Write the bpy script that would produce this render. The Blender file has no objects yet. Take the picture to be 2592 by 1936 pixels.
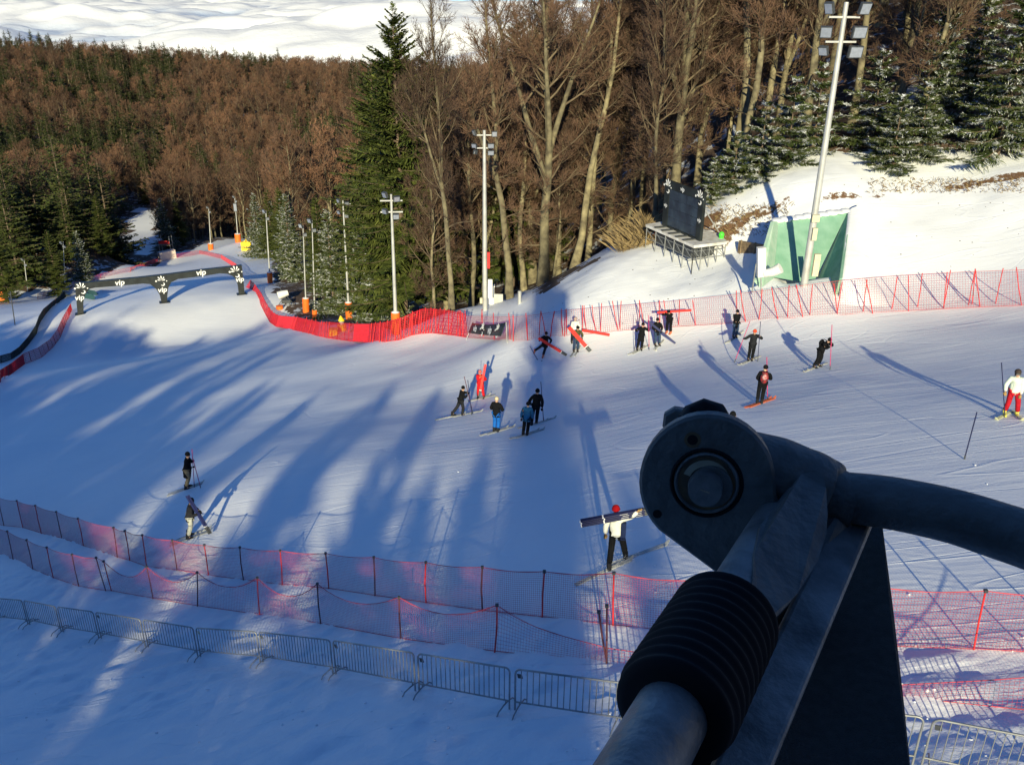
import bpy, math, random
import numpy as np
from mathutils import Vector, Matrix
R = math.radians
scene = bpy.context.scene
COL = scene.collection
random.seed(7)
rng = np.random.default_rng(11)

# ------------------------------------------------------------------ camera, sky, sun, exposure
PITCH, ROLL, FOC = R(23.8), R(0.53), 2198.0
cam_d = bpy.data.cameras.new('camera'); cam = bpy.data.objects.new('camera', cam_d); COL.objects.link(cam)
scene.camera = cam
cam_d.sensor_width = 36.0
cam_d.lens = 36.0 * FOC / 2592.0
cam_d.clip_start = 0.05; cam_d.clip_end = 600000.0
_f = Vector((0, math.cos(PITCH), -math.sin(PITCH))); _r = Vector((1, 0, 0)); _u = Vector((0, math.sin(PITCH), math.cos(PITCH)))
_c, _s = math.cos(ROLL), math.sin(ROLL)
CR = _r * _c - _u * (-_s) * -1.0
CR = (_r * _c + _u * _s); CU = (_u * _c - _r * _s)
CR, CU = (_r * _c - _u * (-_s)), (_u * _c + _r * (-_s))
cam.matrix_world = Matrix(((CR.x, CU.x, -_f.x, 0), (CR.y, CU.y, -_f.y, 0), (CR.z, CU.z, -_f.z, 0), (0, 0, 0, 1)))
SUN_EL, SUN_AZ = R(18.3), R(2.2)          # light travels towards +Y, a little to +X, and down
world = bpy.data.worlds.new('World'); scene.world = world; world.use_nodes = True
wn = world.node_tree; bg = wn.nodes['Background']
sky = wn.nodes.new('ShaderNodeTexSky'); sky.sky_type = 'NISHITA'; sky.sun_disc = False
sky.sun_elevation = SUN_EL; sky.sun_rotation = math.pi + SUN_AZ
sky.altitude = 2500; sky.air_density = 1.0; sky.dust_density = 0.0; sky.ozone_density = 8.0
wn.links.new(sky.outputs[0], bg.inputs[0]); bg.inputs[1].default_value = 0.12
sun_d = bpy.data.lights.new('sun', 'SUN'); sun = bpy.data.objects.new('sun', sun_d); COL.objects.link(sun)
sun_d.energy = 5.0; sun_d.angle = R(0.53); sun_d.color = (1.0, 0.91, 0.60)
SUND = Vector((math.sin(SUN_AZ) * math.cos(SUN_EL), math.cos(SUN_AZ) * math.cos(SUN_EL), -math.sin(SUN_EL)))
sun.rotation_euler = SUND.to_track_quat('-Z', 'Y').to_euler()
sun.location = (0, -60, 60)
vs = scene.view_settings
vs.view_transform = 'Standard'; vs.look = 'None'; vs.exposure = 0.4; vs.gamma = 1.0; vs.use_curve_mapping = False
scene.cycles.max_bounces = 6; scene.cycles.diffuse_bounces = 3; scene.cycles.transparent_max_bounces = 8
scene.cycles.use_denoising = True

# ------------------------------------------------------------------ geometry of the view: pixel of the photograph -> ray
def ray(px, py):
    u, v = (px - 1296.0) / FOC, (py - 968.0) / FOC
    d = _f + CR * u - CU * v
    return d
def PY(px, py, Y):                       # point of that ray at world distance Y
    d = ray(px, py); return d * (Y / d.y)
def PD(px, py, depth):                   # point of that ray at a depth along the view axis
    return ray(px, py) * depth

# ------------------------------------------------------------------ ground height
def vnoise(x, y, seed=0):
    xi = np.floor(x).astype(np.int64); yi = np.floor(y).astype(np.int64)
    fx, fy = x - xi, y - yi
    fx = fx * fx * (3 - 2 * fx); fy = fy * fy * (3 - 2 * fy)
    def h(a, b):
        n = (a * 374761393 + b * 668265263 + seed * 1442695041) & 0xffffffff
        n = ((n ^ (n >> 13)) * 1274126177) & 0xffffffff
        return ((n ^ (n >> 16)) & 0xffff) / 65535.0
    a = h(xi, yi); b = h(xi + 1, yi); c = h(xi, yi + 1); d = h(xi + 1, yi + 1)
    return (a * (1 - fx) + b * fx) * (1 - fy) + (c * (1 - fx) + d * fx) * fy - 0.5
def fbm(x, y, seed=0, o=4):
    s = 0; a = 1.0; t = 0
    for k in range(o):
        s = s + a * vnoise(x * 2 ** k + 17.3 * k, y * 2 ** k - 9.1 * k, seed + k); t += a; a *= 0.5
    return s / t
PIX = [  # photograph pixel, distance
 (1566,1425,18.2),(480,1238,32.4),(480,1361,29.0),(1217,1008,45.3),(1150,1058,39.5),(1255,1097,35.2),(1360,1073,36.5),
 (1370,905,50),(1457,892,50.2),(1618,888,47.6),(1697,845,50.8),(1860,857,47),(1903,919,40.8),(1923,1027,32),(2075,932,38),(2560,1053,27),
 (1066,1750,14.9),(57,1581,25.8),(849,1704,17.3),(1300,1800,13.7),(947,1506,22.0),(1555,1580,16.2),(2330,1832,12.2),(400,1900,16.6),
 (2285,787,46),(2592,773,43.5),(1840,820,49),(1500,852,53),(1300,866,57.5),(1130,866,66),(1003,852,79),(883,812,97),
 (2035,722,48.5),(2300,735,47.5),(2592,700,46.5),(2592,445,57),(2300,490,57.5),(2000,490,58),(1800,525,59),
 (1400,790,54.5),(1520,772,53.5),(1650,765,52.5),(1800,740,51.5),(1900,730,50.5),(1560,655,59),(1640,625,60),(1750,640,59.5),(1830,650,57.5),(1900,650,54.5),
 (1228,785,66.2),(1250,772,68),(1330,745,72),(1400,702,78),(1530,650,88),(1140,790,68),
 (640,835,119),(618,746,132.2),(415,767,127.6),(215,796,122.4),(450,862,116),(300,897,110),(200,880,112),(330,800,121),(520,790,125),(560,700,148),(100,1000,66),(400,950,71),(760,826,100),(0,960,70),
 (684,716,149),(603,612,244),(529,633,255),(300,690,225),(150,745,190),(0,745,185),(560,600,285),
 (380,590,400),(385,530,450),
]
XYZ = [ (0,0,-10.8),(0,-60,-2),(0,-150,9),(0,-400,15),(40,20,-8.5),(45,0,-5),(-45,20,-31),(-40,0,-21),(-60,-60,-14),(60,-60,6),(150,0,10),(-150,0,-60),(80,-200,20),(-100,-200,0),
 (21,70,-9.6),(32,80,-8.6),(30,105,-5),(60,120,2),(60,70,-2),(60,45,-5),(100,100,14),(80,200,14),(200,200,40),(150,400,20),
 (0,100,-31),(-8,100,-33),(10,100,-24),(0,140,-35),(-20,140,-43),(30,160,-10),(0,220,-42),(60,300,-20),(-20,260,-62),(50,450,-60),(400,500,30),
 (-90,140,-50),(-110,100,-45),(-80,60,-38),(-110,220,-58),(-200,200,-52),(-200,100,-60),(-160,320,-90),(-50,330,-88),
 (-150,420,-98),(-60,420,-96),(-300,420,-90),(0,600,-96),(-200,600,-98),(-400,600,-85),(200,700,-50),
 (-700,850,-58),(-500,900,-62),(-300,900,-74),(-150,900,-80),(0,900,-84),(200,950,-70),(500,950,-20),
 (-900,1250,-150),(-300,1250,-160),(200,1300,-160),(0,2200,-900),(-1500,2200,-900),(1500,2200,-900),(1500,1000,50),(-1500,600,-150),(-600,200,-120)]
_cp = [tuple(PY(*p)) for p in PIX] + XYZ
_cp = np.array(_cp, float)
def _phi(dx, dy): return np.sqrt(dx * dx + dy * dy + 9.0)
_A = _phi(_cp[:, None, 0] - _cp[None, :, 0], _cp[:, None, 1] - _cp[None, :, 1])
_n = len(_cp); _Q = np.c_[np.ones(_n), _cp[:, :2] / 100.0]
_sm = np.where(np.arange(_n) < 30, 2.0, 0.3)
_M = np.zeros((_n + 3, _n + 3)); _M[:_n, :_n] = _A - np.diag(_sm); _M[:_n, _n:] = _Q; _M[_n:, :_n] = _Q.T
_w = np.linalg.solve(_M, np.r_[_cp[:, 2], 0, 0, 0])
def ground_np(x, y):
    x = np.atleast_1d(np.asarray(x, float)); y = np.atleast_1d(np.asarray(y, float))
    sh = x.shape; x = x.ravel(); y = y.ravel(); out = np.zeros(len(x))
    for i in range(0, len(x), 40000):
        X, Yy = x[i:i+40000], y[i:i+40000]
        out[i:i+40000] = _phi(X[:, None] - _cp[None, :, 0], Yy[:, None] - _cp[None, :, 1]) @ _w[:_n] + _w[_n] + _w[_n+1] * X / 100 + _w[_n+2] * Yy / 100
    return out.reshape(sh)
def gz(x, y): return float(ground_np(x, y)[0])
_t = np.r_[np.linspace(6, 60, 200), np.linspace(60.5, 200, 250), np.geomspace(201, 2500, 300)]
def G(px, py):                           # where the ray of a pixel meets the ground
    d = ray(px, py); d = d / d.y
    z = ground_np(d.x * _t, _t) - d.z * _t
    k = np.where(z > 0)[0]
    if len(k) == 0: return Vector((d.x * 900, 900, gz(d.x * 900, 900)))
    k = k[0]
    if k == 0: y = _t[0]
    else: y = _t[k-1] + (_t[k] - _t[k-1]) * (-z[k-1]) / (z[k] - z[k-1])
    return Vector((d.x * y, y, gz(d.x * y, y)))
def GX(x, y): return Vector((x, y, gz(x, y)))
SHADE_LIST = []
_sg = np.random.default_rng(21)
def _sh(kind, x, top, y):
    H = {'f': 24.0, 's': 16.0, 'b': 26.0, 'c': 22.0, 'm': 10.0, 'N': 24.0, 't': 18.0}[kind]; z0 = gz(x, y) - .3
    SHADE_LIST.append((kind, x, y, max(.2, (top - z0) / H)))
# heights of the wood's edge behind the lift, west to east
_bt = lambda x: float(np.interp(x, [-80, -50, -30, -20, -12, -5, 4, 10, 45], [4.6, 3.3, 3.1, 3.2, 3.2, 2.8, 2.4, 2.6, 3.2])) - 2.2 * math.exp(-((x + 14) / 1.0) ** 2) - 1.8 * math.exp(-((x + 9.2) / 1.0) ** 2) - 4.5 * math.exp(-((x + 19.6) / .8) ** 2) - 3.5 * math.exp(-((x + 24.5) / .6) ** 2) - 3.0 * math.exp(-((x + 33) / .8) ** 2) - 3.0 * math.exp(-((x + 29) / .5) ** 2) - 2.6 * math.exp(-((x + 40) / .7) ** 2) - 2.4 * math.exp(-((x + 47) / .8) ** 2) - 2.5 * math.exp(-((x + 56) / .9) ** 2) - 2.2 * math.exp(-((x + 22) / .35) ** 2) - 1.6 * math.exp(-((x + 6.6) / .4) ** 2)
GAPS = [(-19.6, 1.2), (-26, .9), (-33.5, 1.5), (-42.5, 1.3), (-53, 1.6), (-14, 1.4), (-9.0, 1.5), (-64, 1.5)]
for (row, st0, st1, yy, dz) in (('m', 1.5, 2.3, -26, -.5), ('s', 1.9, 2.9, -31, .1), ('m', 1.7, 2.6, -36, .0), ('f', 3.0, 4.6, -42, .4)):
    x = -82.0 + len(SHADE_LIST) % 3 * .4
    while x < 46:
        y_ = yy - _sg.uniform(0, 4); xr = x - .038 * (y_ + 30)
        if not any(abs(xr - c) < w for c, w in GAPS): _sh(row, x, float(_bt(x)) + dz + _sg.normal(0, .5), y_)
        elif row == 'm': _sh('m', x, float(_bt(x)) - 5.0, y_)
        x += _sg.uniform(st0, st1)
for (k, x, t) in [('b', -66, 13), ('f', -58, 11), ('b', -47, 12), ('c', -39, 10), ('f', -33, 7), ('b', -27, 9), ('c', -21, 8), ('b', -16.5, 9), ('f', -13.6, 6.5), ('s', -11.2, 6), ('N', -1.75, 22), ('c', 3.5, 5.0), ('f', 11.2, 4.6), ('s', 12.6, 4.4), ('f', 22, 4.2), ('c', 30, 6), ('t', -12.6, 8), ('t', -8.0, 9), ('t', -6.9, 8), ('t', -17.6, 9), ('t', -21.5, 9), ('t', 5.5, 4.5), ('t', -25.0, 10), ('t', -30, 11), ('t', -36, 11), ('t', -44, 12)]:
    _sh(k, x, t, -50 - (_sg.uniform(0, 14) if k != 'N' else 0))
# ------------------------------------------------------------------ mesh helpers
class MB:
    """collects faces in world (or local) coordinates, links them as ONE mesh object"""
    def __init__(self): self.v = []; self.f = []; self.m = []; self.s = []; self.n = 0
    def add(self, verts, faces, mi=0, smooth=False):
        b = self.n
        self.v.extend([tuple(p) for p in verts]); self.n += len(verts)
        for q in faces: self.f.append(tuple(i + b for i in q)); self.m.append(mi); self.s.append(smooth)
        return self
    def box(self, c, sx, sy, sz, X=None, Y=None, mi=0):
        X = Vector(X or (1, 0, 0)).normalized(); Y = Vector(Y or (0, 1, 0)).normalized(); Z = X.cross(Y).normalized()
        c = Vector(c); vs_ = []
        for k in (-1, 1):
            for j in (-1, 1):
                for i in (-1, 1): vs_.append(c + X * i * sx / 2 + Y * j * sy / 2 + Z * k * sz / 2)
        return self.add(vs_, [(0,2,3,1),(4,5,7,6),(0,1,5,4),(2,6,7,3),(0,4,6,2),(1,3,7,5)], mi)
    def tube(self, pts, rad, n=8, mi=0, cap=True, smooth=True, flat=1.0, up=None):
        pts = [Vector(p) for p in pts]
        if not hasattr(rad, '__len__'): rad = [rad] * len(pts)
        rings = []; u = None
        for i, p in enumerate(pts):
            t = (pts[min(i + 1, len(pts) - 1)] - pts[max(i - 1, 0)]).normalized()
            if u is None:
                a = Vector(up) if up else (Vector((0, 0, 1)) if abs(t.z) < 0.9 else Vector((1, 0, 0)))
                u = (a - t * a.dot(t)).normalized()
            else: u = (u - t * u.dot(t)).normalized()
            w = t.cross(u)
            rings += [p + (u * math.cos(2*math.pi*k/n) * flat + w * math.sin(2*math.pi*k/n)) * rad[i] for k in range(n)]
        fs = []
        for i in range(len(pts) - 1):
            for k in range(n):
                a = i*n + k; b = i*n + (k+1) % n
                fs.append((a, b, b + n, a + n))
        self.add(rings, fs, mi, smooth)
        if cap:
            self.add(rings[:n], [tuple(range(n - 1, -1, -1))], mi)
            self.add(rings[-n:], [tuple(range(n))], mi)
        return self
    def prism(self, poly, o, X, Y, th, mi=0, smooth=False):
        """2-D outline in the plane o,X,Y, thickness th along X x Y (centred)"""
        o, X, Y = Vector(o), Vector(X), Vector(Y); Z = X.cross(Y).normalized(); n = len(poly)
        a = [o + X*p[0] + Y*p[1] + Z*th/2 for p in poly]; b = [o + X*p[0] + Y*p[1] - Z*th/2 for p in poly]
        self.add(a, [tuple(range(n))], mi); self.add(b, [tuple(range(n-1, -1, -1))], mi)
        self.add(a + b, [(i, n + i, n + (i+1) % n, (i+1) % n) for i in range(n)], mi, smooth)
        return self
    def ball(self, c, rx, ry=None, rz=None, nu=12, nv=8, X=None, Y=None, mi=0):
        ry = ry or rx; rz = rz or rx
        X = Vector(X or (1,0,0)).normalized(); Y = Vector(Y or (0,1,0)).normalized(); Z = X.cross(Y).normalized(); c = Vector(c)
        vs_ = []
        for j in range(nv + 1):
            th = math.pi * j / nv
            for i in range(nu):
                ph = 2*math.pi*i/nu
                vs_.append(c + X*rx*math.sin(th)*math.cos(ph) + Y*ry*math.sin(th)*math.sin(ph) + Z*rz*math.cos(th))
        return self.add(vs_, [(j*nu+i, (j+1)*nu+i, (j+1)*nu+(i+1)%nu, j*nu+(i+1)%nu) for j in range(nv) for i in range(nu)], mi, True)
    def build(self, name, mats, parent=None, origin=None, kind=None):
        me = bpy.data.meshes.new(name)
        o0 = Vector(origin) if origin is not None else (Vector(parent['_o']) if parent is not None and '_o' in parent else Vector((0,0,0)))
        vv = np.array(self.v, dtype=float).reshape(-1, 3) - np.array(o0)
        me.from_pydata(vv.tolist(), [], self.f)
        if not isinstance(mats, (list, tuple)): mats = [mats]
        for m in mats: me.materials.append(m)
        me.polygons.foreach_set('material_index', self.m)
        me.polygons.foreach_set('use_smooth', self.s)
        me.update()
        ob = bpy.data.objects.new(name, me); COL.objects.link(ob)
        if parent is not None: ob.parent = parent
        elif origin is not None: ob.location = o0
        if kind: ob['kind'] = kind
        return ob
def tag(o, label=None, cat=None, group=None, kind=None):
    if label: o['label'] = label
    if cat: o['category'] = cat
    if group: o['group'] = group
    if kind: o['kind'] = kind
    return o
def thing(name, loc, label, cat, group=None):
    o = bpy.data.objects.new(name, None); COL.objects.link(o); o.location = loc; o.empty_display_size = 0.2
    o['_o'] = list(loc)
    return tag(o, label, cat, group)
def lthing(name, label, cat, group=None):          # a thing modelled round the origin, to be placed afterwards
    o = thing(name, (0, 0, 0), label, cat, group); return o
def copy_thing(o, loc=None, rz=None, sc=None, label=None, group=None, parent=None):
    c = o.copy(); COL.objects.link(c)
    if parent is not None: c.parent = parent
    if loc is not None: c.location = loc
    if rz is not None: c.rotation_euler = (0, 0, rz) if not hasattr(rz, '__len__') else rz
    if sc is not None: c.scale = (sc, sc, sc) if not hasattr(sc, '__len__') else sc
    if label: c['label'] = label
    if group: c['group'] = group
    for ch in o.children: copy_thing(ch, parent=c)
    return c

# ------------------------------------------------------------------ materials
MAT = {}
def mat(name, col, rough=0.7, metal=0.0, var=0.15, scale=6.0, bump=0.0, bscale=40.0, col2=None, coat=0.0, spec=None, w2=0.5):
    if name in MAT: return MAT[name]
    m = bpy.data.materials.new(name); m.use_nodes = True; nt = m.node_tree; b = nt.nodes['Principled BSDF']
    tc = nt.nodes.new('ShaderNodeTexCoord')
    nz = nt.nodes.new('ShaderNodeTexNoise'); nz.inputs['Scale'].default_value = scale; nz.inputs['Detail'].default_value = 5
    nt.links.new(tc.outputs['Object'], nz.inputs['Vector'])
    rp = nt.nodes.new('ShaderNodeValToRGB'); nt.links.new(nz.outputs['Fac'], rp.inputs[0])
    c2 = col2 or tuple(max(0, c * (1 - var)) for c in col); c1 = col if col2 else tuple(min(1, c * (1 + var)) for c in col)
    rp.color_ramp.elements[0].position = w2 - .18; rp.color_ramp.elements[1].position = w2 + .18
    rp.color_ramp.elements[0].color = (*c2, 1); rp.color_ramp.elements[1].color = (*c1, 1)
    nt.links.new(rp.outputs[0], b.inputs['Base Color'])
    b.inputs['Roughness'].default_value = rough; b.inputs['Metallic'].default_value = metal
    if spec is not None: b.inputs['Specular IOR Level'].default_value = spec
    if coat: b.inputs['Coat Weight'].default_value = coat
    if bump:
        n2 = nt.nodes.new('ShaderNodeTexNoise'); n2.inputs['Scale'].default_value = bscale; n2.inputs['Detail'].default_value = 4
        nt.links.new(tc.outputs['Object'], n2.inputs['Vector'])
        bp = nt.nodes.new('ShaderNodeBump'); bp.inputs['Strength'].default_value = bump; bp.inputs['Distance'].default_value = 0.02
        nt.links.new(n2.outputs['Fac'], bp.inputs['Height']); nt.links.new(bp.outputs[0], b.inputs['Normal'])
    MAT[name] = m; return m
def N(nt, t, **k):
    n = nt.nodes.new(t)
    for a, v in k.items():
        if a in n.inputs: n.inputs[a].default_value = v
        else: setattr(n, a, v)
    return n
def snow_material():
    m = bpy.data.materials.new('snow'); m.use_nodes = True; nt = m.node_tree; b = nt.nodes['Principled BSDF']; L = nt.links.new
    tc = N(nt, 'ShaderNodeTexCoord')
    at = N(nt, 'ShaderNodeAttribute', attribute_name='earth')
    rg = N(nt, 'ShaderNodeAttribute', attribute_name='rough')
    n1 = N(nt, 'ShaderNodeTexNoise', Scale=0.35, Detail=5.0); L(tc.outputs['Object'], n1.inputs['Vector'])
    rp = N(nt, 'ShaderNodeValToRGB'); L(n1.outputs['Fac'], rp.inputs[0])
    rp.color_ramp.elements[0].color = (0.80, 0.82, 0.85, 1); rp.color_ramp.elements[1].color = (0.90, 0.905, 0.91, 1)
    # brown grass and earth showing through near the top of the bank
    n2 = N(nt, 'ShaderNodeTexNoise', Scale=2.2, Detail=8.0, Roughness=0.7); L(tc.outputs['Object'], n2.inputs['Vector'])
    ad = N(nt, 'ShaderNodeMath', operation='ADD'); L(n2.outputs['Fac'], ad.inputs[0]); L(at.outputs['Fac'], ad.inputs[1])
    th = N(nt, 'ShaderNodeMapRange'); th.inputs['From Min'].default_value = 1.0; th.inputs['From Max'].default_value = 1.06; L(ad.outputs[0], th.inputs['Value'])
    n3 = N(nt, 'ShaderNodeTexNoise', Scale=9.0, Detail=6.0); L(tc.outputs['Object'], n3.inputs['Vector'])
    br = N(nt, 'ShaderNodeValToRGB'); L(n3.outputs['Fac'], br.inputs[0])
    br.color_ramp.elements[0].color = (0.07, 0.04, 0.025, 1); br.color_ramp.elements[1].color = (0.30, 0.17, 0.09, 1)
    mx = N(nt, 'ShaderNodeMixRGB'); L(th.outputs[0], mx.inputs[0]); L(rp.outputs[0], mx.inputs[1]); L(br.outputs[0], mx.inputs[2])
    # a few dark crumbs of bark and earth
    n4 = N(nt, 'ShaderNodeTexVoronoi', Scale=1.3); L(tc.outputs['Object'], n4.inputs['Vector'])
    c4 = N(nt, 'ShaderNodeMapRange'); c4.inputs['From Min'].default_value = 0.075; c4.inputs['From Max'].default_value = 0.05; L(n4.outputs['Distance'], c4.inputs['Value'])
    c5 = N(nt, 'ShaderNodeMath', operation='MULTIPLY'); L(c4.outputs[0], c5.inputs[0])
    cr = N(nt, 'ShaderNodeAttribute', attribute_name='crumbs'); L(cr.outputs['Fac'], c5.inputs[1])
    m2 = N(nt, 'ShaderNodeMixRGB'); L(c5.outputs[0], m2.inputs[0]); L(mx.outputs[0], m2.inputs[1]); m2.inputs[2].default_value = (0.12, 0.09, 0.06, 1)
    L(m2.outputs[0], b.inputs['Base Color'])
    b.inputs['Roughness'].default_value = 0.55; b.inputs['Specular IOR Level'].default_value = 0.25
    # relief: ski and groomer tracks running across, grain
    mp = N(nt, 'ShaderNodeMapping'); mp.inputs['Rotation'].default_value = (0, 0, R(-8)); mp.inputs['Scale'].default_value = (0.22, 1.6, 1.0); L(tc.outputs['Object'], mp.inputs[0])
    t1 = N(nt, 'ShaderNodeTexNoise', Scale=1.0, Detail=6.0, Roughness=0.6); L(mp.outputs[0], t1.inputs['Vector'])
    mp2 = N(nt, 'ShaderNodeMapping'); mp2.inputs['Rotation'].default_value = (0, 0, R(-38)); mp2.inputs['Scale'].default_value = (0.3, 2.1, 1.0); L(tc.outputs['Object'], mp2.inputs[0])
    t2 = N(nt, 'ShaderNodeTexNoise', Scale=1.0, Detail=6.0, Roughness=0.6); L(mp2.outputs[0], t2.inputs['Vector'])
    t3 = N(nt, 'ShaderNodeTexNoise', Scale=9.0, Detail=5.0, Roughness=0.6); L(tc.outputs['Object'], t3.inputs['Vector'])
    t4 = N(nt, 'ShaderNodeTexNoise', Scale=3.0, Detail=6.0, Roughness=0.6); L(tc.outputs['Object'], t4.inputs['Vector'])
    t5 = N(nt, 'ShaderNodeMath', operation='MULTIPLY'); L(t4.outputs['Fac'], t5.inputs[0]); L(rg.outputs['Fac'], t5.inputs[1])
    s1 = N(nt, 'ShaderNodeMath', operation='ADD'); L(t1.outputs['Fac'], s1.inputs[0]); L(t2.outputs['Fac'], s1.inputs[1])
    s2 = N(nt, 'ShaderNodeMath', operation='MULTIPLY_ADD'); L(t3.outputs['Fac'], s2.inputs[0]); s2.inputs[1].default_value = 0.35; L(s1.outputs[0], s2.inputs[2])
    s3 = N(nt, 'ShaderNodeMath', operation='MULTIPLY_ADD'); L(t5.outputs[0], s3.inputs[0]); s3.inputs[1].default_value = 2.0; L(s2.outputs[0], s3.inputs[2])
    for (rot, scl, sx, amp, wd) in ((-8, .055, .10, -.4, .005), (20, .05, .10, -.4, .004), (-30, .045, .12, -.4, .004), (-12, .16, .06, .5, .010)):
        mq = N(nt, 'ShaderNodeMapping'); mq.inputs['Rotation'].default_value = (0, 0, R(rot)); mq.inputs['Scale'].default_value = (scl * sx, scl, scl); mq.inputs['Location'].default_value = (rot * .37, rot * .11, 0); L(tc.outputs['Object'], mq.inputs[0])
        q1 = N(nt, 'ShaderNodeTexNoise', Scale=4.0, Detail=0.6, Roughness=0.3); L(mq.outputs[0], q1.inputs['Vector'])
        q2 = N(nt, 'ShaderNodeMath', operation='SUBTRACT'); L(q1.outputs['Fac'], q2.inputs[0]); q2.inputs[1].default_value = .5
        q3 = N(nt, 'ShaderNodeMath', operation='ABSOLUTE'); L(q2.outputs[0], q3.inputs[0])
        q4 = N(nt, 'ShaderNodeMapRange'); q4.inputs['From Min'].default_value = wd; q4.inputs['From Max'].default_value = 0.0; L(q3.outputs[0], q4.inputs['Value'])
        q5 = N(nt, 'ShaderNodeMath', operation='MULTIPLY_ADD'); L(q4.outputs[0], q5.inputs[0]); q5.inputs[1].default_value = amp; L(s3.outputs[0], q5.inputs[2]); s3 = q5
    bp = N(nt, 'ShaderNodeBump', Strength=0.5, Distance=0.038); L(s3.outputs[0], bp.inputs['Height']); L(bp.outputs[0], b.inputs['Normal'])
    return m
def floor_material():
    m = bpy.data.materials.new('forest_litter'); m.use_nodes = True; nt = m.node_tree; b = nt.nodes['Principled BSDF']; L = nt.links.new
    tc = N(nt, 'ShaderNodeTexCoord')
    n1 = N(nt, 'ShaderNodeTexNoise', Scale=0.5, Detail=8.0, Roughness=0.65); L(tc.outputs['Object'], n1.inputs['Vector'])
    rp = N(nt, 'ShaderNodeValToRGB'); L(n1.outputs['Fac'], rp.inputs[0])
    e = rp.color_ramp.elements; e[0].position = 0.3; e[0].color = (0.045, 0.028, 0.018, 1); e[1].position = 0.56; e[1].color = (0.11, 0.065, 0.04, 1)
    e2 = e.new(0.60); e2.color = (0.6, 0.62, 0.66, 1)
    L(rp.outputs[0], b.inputs['Base Color']); b.inputs['Roughness'].default_value = 0.9
    n2 = N(nt, 'ShaderNodeTexNoise', Scale=4.0, Detail=6.0); L(tc.outputs['Object'], n2.inputs['Vector'])
    bp = N(nt, 'ShaderNodeBump', Strength=0.8, Distance=0.2); L(n2.outputs['Fac'], bp.inputs['Height']); L(bp.outputs[0], b.inputs['Normal'])
    return m
SNOW, LITTER = snow_material(), floor_material()

# ------------------------------------------------------------------ ground sheets
def in_poly(x, y, poly):
    c = np.zeros(x.shape, bool); n = len(poly)
    for i in range(n):
        x1, y1 = poly[i]; x2, y2 = poly[(i + 1) % n]
        if y1 == y2: continue
        c ^= ((y1 > y) != (y2 > y)) & (x < (x2 - x1) * (y - y1) / (y2 - y1) + x1)
    return c
def gxy(px, py): p = G(px, py); return (p.x, p.y)
OPEN = [(-150,-40),(-150,100),(-140,180)] + [gxy(*p) for p in [(0,738),(60,742),(130,742),(235,697),(330,678),(420,648),(500,628),(560,608),(620,604),(680,618),(690,660),(686,725),(740,796),(800,818),(860,822),(930,830),(1010,812),(1130,795),(1200,775),(1290,748),(1380,745),(1440,705),(1500,672)]] \
  + [(5.5,79),(8.5,70),(10,65.5),(12.5,64.5),(15.5,64.2),(20,64),(25,63.2),(30,62.2),(36,61),(60,56),(90,40),(90,-14),(60,-12),(0,-10)]
TRACK = [gxy(*p) for p in [(335,640),(310,610),(330,570),(350,540),(380,525),(405,527),(395,560),(398,610),(385,650)]]
TRACK = [tuple(p) for p in TRACK]
NETNEAR = [gxy(*p) for p in [(-700,1270),(-250,1290),(0,1320)]]  # filled further down
def net_y(x):   # rough line of the lower edge of the piste
    return np.interp(x, [-60,-30,-18,-14,-9,-4.5,0,2.6,6,12,30], [50,42,33,29.5,26.5,22.3,18.5,16.3,15.5,14.5,14])
def relief(x, y):
    near = np.clip((net_y(x) - y) / 1.5, 0, 1) * np.clip((y + 5) / 10, 0, 1) * np.clip((y - net_y(x) + 13) / 4, 0.25, 1)
    t = (fbm(x * 1.0, y * 2.4, 3, 3) * 0.24 + fbm(x * 3.0, y * 5.0, 5, 2) * 0.12) * near
    roll = fbm(x / 9.0, y / 9.0, 9, 3) * 0.5 * np.clip((y - 14) / 20, 0.1, 1) * np.clip((220 - y) / 80, 0, 1)
    bank = fbm(x / 1.6, y / 1.6, 21, 4) * 0.28 * (y > 49.5) * np.clip((y - 49.5) / 3, 0, 1) * (x > 2) * (y < 75)
    hollow = 1.5 * np.exp(-((x - 17.9) / 1.7) ** 4 - ((y - 51.9) / 2.1) ** 4)
    return t + roll + bank - hollow, near
def surf(x, y): return gz(x, y) + float(relief(np.array([float(x)]), np.array([float(y)]))[0][0])
def on(x, y, dz=0.0): return Vector((x, y, surf(x, y) + dz))
def S(px, py, dz=0.0):
    p = G(px, py); d = ray(px, py); y = p.y
    for _ in range(6):
        z = surf(d.x / d.y * y, y); y = z / (d.z / d.y) * 0.6 + y * 0.4 if False else y + (d.z / d.y * y - z) / (0.55) * 0.7 if d.z else y
    q = Vector((d.x / d.y * y, y, 0))
    if abs(y - p.y) > 4: q = Vector((p.x, p.y, 0))
    q.z = surf(q.x, q.y) + dz; return q

xs = np.unique(np.round(np.r_[np.arange(0, 26, .25), np.arange(26, 60, .6), np.arange(60, 130, 2), np.arange(130, 300, 6), np.geomspace(300, 2400, 30)], 3)); xs = np.r_[-xs[::-1], xs[1:]]
ysg = np.unique(np.round(np.r_[np.arange(-300, -20, 10), np.arange(-20, 8, 1), np.arange(8, 34, .2), np.arange(34, 72, .4), np.arange(72, 150, 1), np.arange(150, 320, 3), np.arange(320, 1150, 12), np.geomspace(1150, 3200, 25)], 3))
GXX, GYY = np.meshgrid(xs, ysg)
GZ = ground_np(GXX, GYY); rl, nearm = relief(GXX, GYY); GZ = GZ + rl
jx, jy = GXX + fbm(GXX / 3, GYY / 3, 31, 3) * 3.0, GYY + fbm(GXX / 3, GYY / 3, 41, 3) * 3.0
is_open = in_poly(jx, jy, OPEN) | in_poly(GXX + fbm(GXX / 12, GYY / 12, 51, 3) * 10, GYY, TRACK)
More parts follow.
